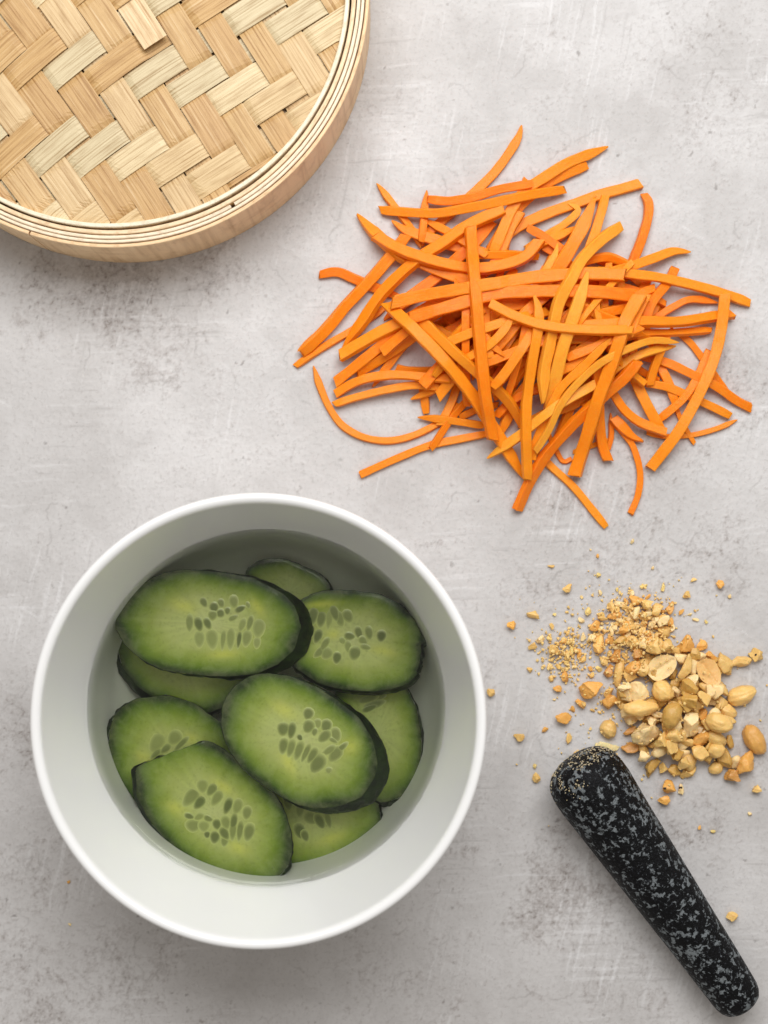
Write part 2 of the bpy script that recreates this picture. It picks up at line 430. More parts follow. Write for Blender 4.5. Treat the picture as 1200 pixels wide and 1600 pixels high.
# ------------------------------------------------------------------ bamboo steamer lid
def build_steamer():
    cx, cy = P(196, 27.6).x, P(196, 27.6).y
    root = empty('bamboo_steamer', (cx, cy, 0))
    tag(root, 'round bamboo steamer with woven lid, cropped by the corner beside the carrots', 'steamer')
    ZT = 0.036; R = 0.0950
    def hoop(name, r0, r1, z0, z1, col, a0=0.0, a1=2 * math.pi, wob=0.0002, seed=0):
        b = 0.00035
        prof = [(r0, z0), (r1, z0), (r1, z1 - b), (r1 - b * 0.4, z1 - b * 0.3), (r1 - b, z1), (r0 + b, z1), (r0 + b * .3, z1 - b * .4), (r0, z1 - b)]
        v, f, u = lathe(prof, 160, a0, a1)
        out = []
        for p in v:
            a = math.atan2(p[1], p[0]); r = math.hypot(p[0], p[1])
            dr = wob * noise.noise((math.cos(a) * 2 + seed * 7, math.sin(a) * 2, seed))
            dz = 0.0003 * noise.noise((math.cos(a) * 2.5, math.sin(a) * 2.5 + seed * 5, 3.1)) if p[2] > z0 + 1e-4 else 0
            out.append(((r + dr) * math.cos(a), (r + dr) * math.sin(a), p[2] + dz))
        o = mesh_obj(name, out, f, M_HOOP, root, u, smooth=False)
        o.color = col
        return o
    d = math.radians
    pale = lin(244, 226, 198); straw = lin(238, 212, 174); band = lin(240, 206, 162)
    hoop('inner_hoop', 0.0868, 0.0884, 0.020, ZT + 0.0004, lin(240, 228, 202), seed=1)
    # overlapping split hoops between the inner hoop and the outer band
    hoop('middle_hoop', 0.0892, 0.0908, 0.004, ZT - 0.0004, straw, d(-118.0), d(-119.0 + 360), seed=2)
    hoop('middle_hoop', 0.0912, 0.0925, 0.004, ZT - 0.0001, pale, d(-60), d(-61 + 360), seed=3)
    hoop('middle_hoop', 0.0928, 0.0940, 0.004, ZT - 0.0002, pale, d(10), d(9 + 360), seed=4)
    ob = hoop('outer_band', 0.0943, 0.0957, 0.0, ZT - 0.0005, band, d(-108), d(-108.4 + 360), wob=0.00015, seed=5)
    # nail holes on the band
    for ang, z in ((-70.3, 0.0245), (-69.8, 0.0125), (-71.6, 0.024)):
        a = d(ang); r = 0.09572 + 0.00015 * noise.noise((math.cos(a) * 2 + 35, math.sin(a) * 2, 5))
        vs_ = [(r * math.cos(a), r * math.sin(a), z)]
        rr = 0.0011 if ang != -71.6 else 0.0005
        for k in range(10):
            t = 2 * math.pi * k / 10; q = rr * (1 + 0.35 * noise.noise((k * .9, ang, 0)))
            aa = a + q * 1.3 * math.cos(t) / r
            vs_.append(((r - .0002) * math.cos(aa), (r - .0002) * math.sin(aa), z + q * math.sin(t)))
        mesh_obj('nail_hole', vs_, [(0, 1 + k, 1 + (k + 1) % 10) for k in range(10)], M_DARK, ob)
    # woven 2/2 twill, strips run in two directions
    zc = ZT - 0.0026
    ax = math.radians(32.5)
    av = Vector((math.cos(ax), math.sin(ax))); bv = Vector((math.sin(ax) * 0.985, -math.cos(ax)))  # world: y up
    pitch = 0.01085
    o0 = P(370, 140, zc); o0 = Vector((o0.x - cx, o0.y - cy))
    kx = S * (1 - zc / H)
    def warp(p):
        xpx = (p.x + cx) / kx + 600
        u = (255 - xpx) / 255
        if u > 0:
            dy = 40 * u * u if u < 1 else 40 + 80 * (u - 1)
            return Vector((p.x, p.y - dy * kx))
        return p
    Rw = 0.0871
    wr = random.Random(5)
    tints = [lin(208, 174, 124), lin(212, 184, 138), lin(200, 164, 112), lin(196, 158, 106), lin(210, 180, 134), lin(204, 182, 142), lin(198, 160, 110)]
    tintsA = [lin(212, 184, 138), lin(224, 202, 160), lin(198, 160, 106), lin(218, 196, 154), lin(188, 146, 94), lin(206, 188, 150)]
    amp = 0.00062
    def over_a(i, j): return ((i - j) % 4) in (0, 1)
    def zprof(t, idx, kindA):
        """height of a strip at t pitches along it, smooth over/under"""
        k = t
        i0 = math.floor(k)
        def s(i):
            o = over_a(i, idx) if kindA else not over_a(idx, i)
            return 1.0 if o else -1.0
        f = k - i0
        # strip i centred at i ; blend between centre i0 and i0+1
        e = min(1, max(0, (f - 0.30) / 0.40)); e = e * e * (3 - 2 * e)
        return s(i0) * (1 - e) + s(i0 + 1) * e
    def strip(idx, kindA, tmax=None, loose=False, tmin=-99):
        w = pitch * wr.uniform(0.88, 1.0)
        skew = wr.uniform(-0.02, 0.02); offc = wr.uniform(-.05, .05)
        NL = 7; step = 0.14
        rows = []
        tl = np.arange(-20, 20, step)
        for q in range(NL):
            lat = (q / (NL - 1) - 0.5) * w
            pts = []
            for t in tl:
                c = idx + offc + skew * t * 0.3
                if kindA: p = o0 + av * ((t - 0.5) * pitch) + bv * (c * pitch + lat)
                else: p = o0 + av * ((c - 0.5) * pitch + lat) + bv * (t * pitch)
                p = warp(p)
                pts.append(p)
            ins = [k for k, p in enumerate(pts) if p.length < Rw and (tmax is None or tl[k] <= tmax) and tl[k] >= tmin]
            if len(ins) < 2: rows.append(None); continue
            rows.append((pts, ins[0], ins[-1], lat))
        ok = [r for r in rows if r]
        if len(ok) < 2: return
        verts = []; uvs = []; faces = []
        N = max(r[2] - r[1] for r in ok) + 1
        th = 0.00042
        for r in ok:
            pts, k0, k1, lat = r
            for layer in (0, 1):
                for n in range(N):
                    kk = k0 + (k1 - k0) * n / (N - 1)
                    a = int(kk); f = kk - a; b = min(a + 1, len(pts) - 1)
                    p = pts[a] * (1 - f) + pts[b] * f
                    # push the very ends out to the hoop
                    if (n == 0 or (n == N - 1 and tmax is None)) and p.length > Rw * 0.9: p = p * (Rw / p.length)
                    t = tl[a] * (1 - f) + tl[b] * f
                    crown = 0.00013 * (1 - (2 * lat / w) ** 2)
                    z = zc + amp * zprof(t, idx, kindA) + crown
                    if loose and tmax is not None:
                        z += 0.0022 * max(0, (t - (tmax - 1.7)) / 1.7) ** 1.6
                    verts.append((p.x, p.y, z - (th if layer else 0)))
                    uvs.append((t * 0.33, lat / w))
        nl = len(ok)
        def vi(l, layer, n): return (l * 2 + layer) * N + n
        for l in range(nl - 1):
            for n in range(N - 1):
                faces.append((vi(l, 0, n), vi(l, 0, n + 1), vi(l + 1, 0, n + 1), vi(l + 1, 0, n)))
                faces.append((vi(l, 1, n), vi(l + 1, 1, n), vi(l + 1, 1, n + 1), vi(l, 1, n + 1)))
            for n in (0, N - 1):
                faces.append((vi(l, 0, n), vi(l + 1, 0, n), vi(l + 1, 1, n), vi(l, 1, n)))
        for l in (0, nl - 1):
            for n in range(N - 1):
                faces.append((vi(l, 0, n), vi(l, 1, n), vi(l, 1, n + 1), vi(l, 0, n + 1)))
        o = mesh_obj('bamboo_strip', verts, faces, M_STRIP, root, uvs, smooth=False)
        o.color = wr.choice(tintsA if kindA else tints)
        if loose: o['label'] = 'pale bamboo strip whose loose end sticks up out of the weave'; o.color = lin(224, 196, 154)
        return o
    for j in range(-17, 8): strip(j, True)
    for i in range(-17, 8):
        if i == -1: strip(i, False, tmax=-2.75, loose=True); strip(i, False, tmin=-2.0)
        else: strip(i, False)
    # closed underside so light does not leak through the gaps
    v, f, u = lathe([(0.0, zc - 0.003), (0.0866, zc - 0.003), (0.0866, zc - 0.0022), (0.0, zc - 0.0022)], 64)
    o = mesh_obj('lid_backing', v, f, M_STRIP, root, u, smooth=False); o.color = lin(150, 110, 62)
build_steamer()

# ------------------------------------------------------------------ bowl and water
ZR = 0.075; ZW = 0.036
bc = Vector((-0.0433, -0.0721, 0))
def inner_r(z):
    pts = [(0.0050, 0.040), (0.0058, 0.0500), (0.0085, 0.0568), (0.013, 0.0605), (0.022, 0.0634), (0.036, 0.0655), (0.055, 0.0705), (0.072, 0.0747)]
    if z <= pts[0][0]: return pts[0][1]
    for (z0, r0), (z1, r1) in zip(pts, pts[1:]):
        if z <= z1: return r0 + (r1 - r0) * (z - z0) / (z1 - z0)
    return pts[-1][1]
def build_bowl():
    prof = [(0.0, 0.003), (0.044, 0.003), (0.0455, 0.0), (0.049, 0.0), (0.051, 0.002), (0.0595, 0.006), (0.0642, 0.013), (0.0672, 0.022), (0.0695, 0.036),
            (0.0745, 0.055), (0.0783, 0.0715), (0.0788, 0.0735), (0.0786, 0.0745), (0.0779, 0.0751), (0.0769, 0.0752), (0.0757, 0.0746), (0.0750, 0.0735)]
    zs = [0.0715, 0.066, 0.058, 0.050, 0.043, 0.036, 0.030, 0.024, 0.019, 0.015, 0.012, 0.010, 0.008, 0.0066, 0.0056]
    prof += [(inner_r(z), z) for z in zs] + [(0.040, 0.0050), (0.0, 0.0048)]
    v, f, u = lathe(prof, 144, close=False)
    o = mesh_obj('bowl', v, f, M_BOWL, loc=bc)
    sub = o.modifiers.new('smooth', 'SUBSURF'); sub.levels = 1; sub.render_levels = 2
    tag(o, 'white glazed ceramic bowl holding cucumber slices in water', 'bowl')
build_bowl()
def build_water():
    e = 0.0006
    prof = [(0.0, 0.0046)] + [(inner_r(z) + e, z - 0.0002) for z in (0.005, 0.0058, 0.0085, 0.013, 0.022, 0.030, 0.036)] 
    prof += [(inner_r(0.0376) + e, 0.0376), (inner_r(0.0374) - 0.0001, 0.0373), (inner_r(ZW) - 0.0004, ZW + 0.0008), (inner_r(ZW) - 0.0009, ZW + 0.0004), (inner_r(ZW) - 0.0017, ZW + 0.00014), (inner_r(ZW) - 0.0028, ZW + 0.00003), (inner_r(ZW) - 0.0042, ZW), (0.03, ZW), (0.0, ZW)]
    v, f, u = lathe(prof, 120, close=False)
    o = mesh_obj('water', v, f, M_WATER, loc=bc)
    tag(o, 'clear water half filling the white bowl over the cucumber slices', 'water')
    # air bubble rings resting at the surface
    for (px, py, r) in ((484, 1371, 0.0011), (427, 1357, 0.0005)):
        p = P(px, py, ZW) - bc
        prof = [(r * 1.12, ZW - 0.0001), (r * 1.10, ZW + 0.0002), (r * 0.95, ZW + 0.0005), (r * 0.62, ZW + 0.0008), (r * .3, ZW + .00095), (0.0, ZW + 0.001)]
        v, f, u = lathe(prof, 20, close=False)
        v = [(x + p.x, y + p.y, z) for x, y, z in v]
        mesh_obj('bubble', v, f, M_BUB, o)
build_water()

# ------------------------------------------------------------------ cucumber slices
CUKE = [
    # name-label, centre px, semi a, b (px), rotation deg (image, clockwise), z top, tilt x, tilt y, shear px, seeds
    ('small green cucumber slice peeking out at the far top of the bowl', (452, 925), 72, 48, 20, 0.0135, 0, 0.00, (6, 4)),
    ('pale cucumber slice standing against the right wall of the bowl', (590, 1142), 108, 66, 78, 0.0155, 0, 0, (4, 6)),
    ('cucumber slice at the bottom, half hidden below the central slice', (490, 1270), 104, 82, -8, 0.0150, 0, 0, (4, 6)),
    ('shaded cucumber slice tucked under the top left slice', (290, 1030), 104, 72, 24, 0.0150, 0, 0, (-6, 8)),
    ('left cucumber slice overlapped by the bottom left slice', (282, 1190), 122, 88, 40, 0.0190, 0, 0, (-5, 8)),
    ('bottom left cucumber slice with notched upper edge', (337, 1267), 142, 86, 42, 0.0250, 0, 0, (-3, 6)),
    ('upper right cucumber slice with a jagged right end', (552, 1000), 116, 76, 10, 0.0262, 0, 0, (3, 6)),
    ('large top left cucumber slice with dark rind on its right edge', (326, 973), 143, 82, 4, 0.0315, 0, 0, (20, 4)),
    ('central cucumber slice lying on top with dark scalloped rind', (466, 1157), 130, 88, 33, 0.0325, 0, 0, (19, 8)),
]
# seeds: centre px, length, width, angle (image clockwise from +x)
SEEDS = {
 7: [(335,949,17,12,90),(346,942,11,9,60),(366,940,19,13,80),(345,958,14,10,40),(356,954,10,9,90),(376,951,17,8,-25),(388,945,9,6,70),(365,965,16,8,-25),(333,961,14,11,100),(319,941,14,11,60),
     (297,973,26,12,90),(311,975,24,12,75),(325,974,20,11,65),(332,998,32,17,85),(349,999,27,8,95),(361,997,31,12,92),(374,999,27,7,98),(386,997,22,12,100),(405,981,26,15,100),(391,973,22,9,105),(379,976,22,9,110),(402,1004,16,9,95),(312,998,22,13,90)],
 8: [(443,1139,22,15,100),(456,1141,22,12,100),(469,1152,11,8,60),(482,1115,20,16,110),(482,1135,22,14,120),(492,1143,13,9,100),(497,1130,12,9,80),(510,1134,22,16,100),(507,1150,20,14,140),(525,1147,20,13,70),(521,1156,14,7,30),
     (443,1165,22,12,100),(455,1168,26,12,105),(467,1172,27,10,110),(478,1176,26,9,115),(488,1180,24,11,120),(496,1193,27,17,125),(524,1178,26,14,130),(531,1170,26,9,140),(514,1172,24,9,150),(514,1203,10,9,90)],
 5: [(318,1226,18,17,90),(300,1243,30,15,130),(313,1252,24,12,130),(332,1232,22,14,125),(340,1245,26,12,125),(357,1257,28,11,110),(372,1258,24,15,110),(387,1268,20,14,100),(303,1288,18,18,90),(297,1273,13,9,20),(312,1274,13,9,150),(320,1289,14,14,90),(327,1277,14,9,20),
     (340,1286,14,10,80),(337,1306,18,16,100),(325,1302,9,8,90),(354,1283,18,11,80),(366,1283,24,9,100),(376,1296,30,9,98),(390,1298,26,14,105),(352,1300,20,11,60),(352,1312,16,10,100),(365,1296,24,9,95)],
 6: [(489,962,28,13,105),(502,966,30,12,97),(515,965,28,11,97),(523,957,24,11,70),(531,966,26,11,70),(544,962,20,14,60),(547,993,16,10,10),(561,988,18,11,70),(577,988,20,12,80),(568,1000,16,10,40),(536,1000,13,8,40),(508,1006,22,10,120),(497,993,22,14,110),
     (500,1018,20,12,140),(511,1020,20,14,130),(527,1027,18,12,100),(555,1020,20,17,110),(545,1010,18,11,80),(572,1010,18,9,15),(596,993,18,14,100),(487,985,18,10,100)],
 4: [(248,1158,26,17,125),(261,1167,18,10,140),(275,1150,24,17,130),(285,1160,26,9,135),(246,1175,24,7,135),(262,1186,20,12,150)],
 2: [(452,1250,24,12,80),(470,1262,22,10,95),(487,1275,20,16,40),(501,1280,24,12,60),(514,1278,28,8,75),(470,1295,24,15,70),(478,1302,16,10,70),(498,1262,18,10,100)],
 1: [(575,1090,30,10,-14),(584,1099,30,10,-18),(578,1104,26,8,-22),(595,1086,18,8,-15)],
}
YELLOW = {7: [(287,947,22,12,15),(402,948,18,9,50),(350,1022,26,8,-4)], 8: [(445,1110,24,12,30),(548,1166,14,16,45),(450,1190,22,10,60)], 5: [(276,1260,18,11,20),(350,1228,20,9,35),(372,1322,18,11,20)],
          6: [(598,1016,24,9,10),(521,990,12,9,0),(500,944,34,6,-5)], 4: [(228,1180,14,10,20),(300,1152,12,9,0)], 2: [(520,1305,24,9,-18)], 1: [(600,1070,18,30,90)], 3: [], 0: []}
def build_cukes():
    GR_R = [0.0, 0.45, 0.60, 0.78, 0.90, 0.965, 1.0]
    GR_C = np.array([lin(*c)[:3] for c in ((214, 216, 154), (192, 200, 118), (168, 181, 86), (126, 150, 44), (76, 104, 17), (32, 54, 6), (16, 30, 4))])
    mid_c = GR_C[3]; edge_c = GR_C[5]
    core_c = np.array(lin(186, 198, 112)[:3]); yel_c = np.array(lin(226, 226, 92)[:3])
    for ci, (label, (pcx, pcy), a, b, rot, zt, tx, ty, shear) in enumerate(CUKE):
        r_ = random.Random(100 + ci)
        th = 0.0042 if ci in (7, 8) else 0.0036
        if ci == 5: th = 0.003
        base = P(pcx, pcy, zt)
        root = empty('cucumber_slice', (base.x, base.y, zt - th))
        tag(root, label, 'cucumber slice', 'cucumber slices soaking in the bowl')
        ro = math.radians(rot); NR, NA = 34, 132
        tiltv = {7: (-0.02, 0.012), 8: (-0.02, -0.01), 5: (0.05, 0.03), 6: (0.02, 0.0), 4: (0.0, 0.02), 2: (0.02, -.03), 1: (-.02, 0.0), 3: (.03, -.02), 0: (0, -.03)}[ci]
        def outline(t):
            c, s = math.cos(t), math.sin(t)
            rad = (abs(c) ** 2.15 + abs(s) ** 2.15) ** (-1 / 2.15)
            rad *= 1 + 0.045 * noise.noise((c * 1.6 + ci * 9, s * 1.6, 0.3)) + 0.020 * noise.noise((c * 6 + ci * 3, s * 6, 1.7)) + 0.010 * noise.noise((c * 14 + ci * 3, s * 14, 4.7))
            return rad
        def zat(u, v):   # u,v = px offsets from centre
            return zt + (tiltv[0] * u - tiltv[1] * v) * S + 0.0007 * noise.noise((u * .012 + ci, v * .012, ci * 3.3))
        def place(u, v, dz=0.0):
            z = zat(u, v) + dz
            p = P(pcx + u, pcy + v, z) ; return Vector((p.x - base.x, p.y - base.y, z - (zt - th)))
        cr, sr = math.cos(ro), math.sin(ro)
        def uv_of(rf, t):
            rad = outline(t) * rf
            x = rad * a * math.cos(t); y = rad * b * math.sin(t)
            u = x * cr - y * sr; v = x * sr + y * cr
            if ci == 5:              # thin cut upper left edge, from (213,1196) to (308,1160)
                nx_, ny_ = -0.354, -0.935
                dd = (u + pcx - 260) * nx_ + (v + pcy - 1178) * ny_ - 3 * noise.noise((u * .05, v * .05, 8))
                if dd > 0: u -= nx_ * dd; v -= ny_ * dd
            if ci == 6 and u > 85:   # jagged right end
                u -= 0.30 * max(0, u - 85) * (1 if abs(v - 26) < 22 else 0.1)
            return u, v
        verts = [place(0, 0)]; cols = [(*core_c, 1)]; 
        def colour(rf, t, u, v):
            rr = min(1.0, max(0.0, rf * (1 + 0.10 * noise.noise((math.cos(t) * 2.2 + ci * 5, math.sin(t) * 2.2, 2.2)))))
            k = np.array([np.interp(rr, GR_R, GR_C[:, q]) for q in range(3)])
            core = max(0, min(1, (0.56 - rf) / 0.10))
            streak = 0.5 + 0.5 * noise.noise((math.cos(t) * 9 + ci, math.sin(t) * 9, rf * 1.2))
            k = k * (1 - 0.35 * core) + core_c * 0.35 * core
            k = k * (0.90 + 0.2 * streak)
            if 0.5 < rf < 0.6: k = k * 0.97 + np.array((0.03, 0.03, 0.01)) * 0.3
            for (yx, yy, yl, yw, ya) in YELLOW.get(ci, []):
                du, dv = pcx + u - yx, pcy + v - yy; q = math.radians(ya)
                x = du * math.cos(q) + dv * math.sin(q); y = -du * math.sin(q) + dv * math.cos(q)
                g = math.exp(-((x / yl) ** 2 + (y / yw) ** 2) * 1.3)
                k = k * (1 - 0.55 * g) + yel_c * 0.55 * g
            # thin rind-green line at the very edge
            if rf > 0.96: k = k * 0.45 + np.array(lin(40, 62, 14)[:3]) * 0.55
            return k
        cols[0] = (*colour(0, 0, 0, 0), 1)
        for i in range(1, NR + 1):
            rf = i / NR
            for j in range(NA):
                t = 2 * math.pi * j / NA
                u, v = uv_of(rf, t)
                verts.append(place(u, v, -0.0002 * max(0, rf - 0.9) * 10)); cols.append((*colour(rf, t, u, v), 1))
        faces = [(0, 1 + (j + 1) % NA, 1 + j) for j in range(NA)]
        for i in range(NR - 1):
            for j in range(NA):
                A = 1 + i * NA + j; B = 1 + i * NA + (j + 1) % NA
                faces.append((A, B, B + NA, A + NA))
        # underside of the flesh
        nb = len(verts)
        for j in range(NA):
            t = 2 * math.pi * j / NA; u, v = uv_of(0.99, t)
            verts.append(place(u + shear[0], v + shear[1], -th)); cols.append((*edge_c, 1))
        verts.append(place(shear[0], shear[1], -th)); cols.append((*mid_c, 1))
        for j in range(NA): faces.append((nb + j, nb + (j + 1) % NA, nb + NA))
        faces = [tuple(reversed(f)) for f in faces]
        mesh_obj('flesh', verts, faces, M_FLESH, root, cols=cols)
        # rind band
        rv = []; rf_ = []
        NRR = 6
        for i in range(NRR):
            q = i / (NRR - 1)
            for j in range(NA):
                t = 2 * math.pi * j / NA; c, s = math.cos(t), math.sin(t)
                u, v = uv_of(1.0 + 0.005, t)
                bulge = 1.0 + (0.050 * noise.noise((c * 8 + ci * 2, s * 8, q * 2 + 5)) + 0.020) * math.sin(math.pi * q)
                rv.append(place(u * bulge + shear[0] * q, v * bulge + shear[1] * q, 0.00005 - th * q))
        for i in range(NRR - 1):
            for j in range(NA):
                A = i * NA + j; B = i * NA + (j + 1) % NA
                rf_.append((A, A + NA, B + NA, B))
        mesh_obj('rind', rv, rf_, M_RIND, root)
        # seeds set into the face
        for (sx, sy, L, W, ang) in SEEDS.get(ci, []):
            u, v = sx - pcx, sy - pcy; p = place(u, v)
            q = -math.radians(ang)
            k = S * (1 - zt / H)
            sv = []; sf = []; n1, n2 = 12, 4
            sv.append((0, 0, 0.00009)); sc_ = [(0, 0, 0, 1)]; L *= 1.25 * r_.uniform(.85, 1.15); W *= 1.35 * r_.uniform(.8, 1.15)
            for i in range(1, n2 + 1):
                rr = i / n2
                for j in range(n1):
                    t = 2 * math.pi * j / n1
                    tap = 1 - 0.22 * math.cos(t)
                    x = L / 2 * k * rr * math.cos(t); y = W / 2 * k * rr * math.sin(t) * tap
                    sv.append((x, y, 0.00009 * (1 - rr ** 2.2) - 0.00008 * (rr > .99))); sc_.append((0, 0, 0, 1) if rr < .6 else ((.35, .35, .35, 1) if rr < .9 else (1, 1, 1, 1)))
            for j in range(n1): sf.append((0, 1 + j, 1 + (j + 1) % n1))
            for i in range(n2 - 1):
                for j in range(n1):
                    A = 1 + i * n1 + j; B = 1 + i * n1 + (j + 1) % n1
                    sf.append((A, A + n1, B + n1, B))
            o = mesh_obj('seed', sv, sf, M_SEED, root, loc=p + Vector((0, 0, 0.00010)), cols=sc_)
            o.rotation_euler = (0, 0, q)
build_cukes()

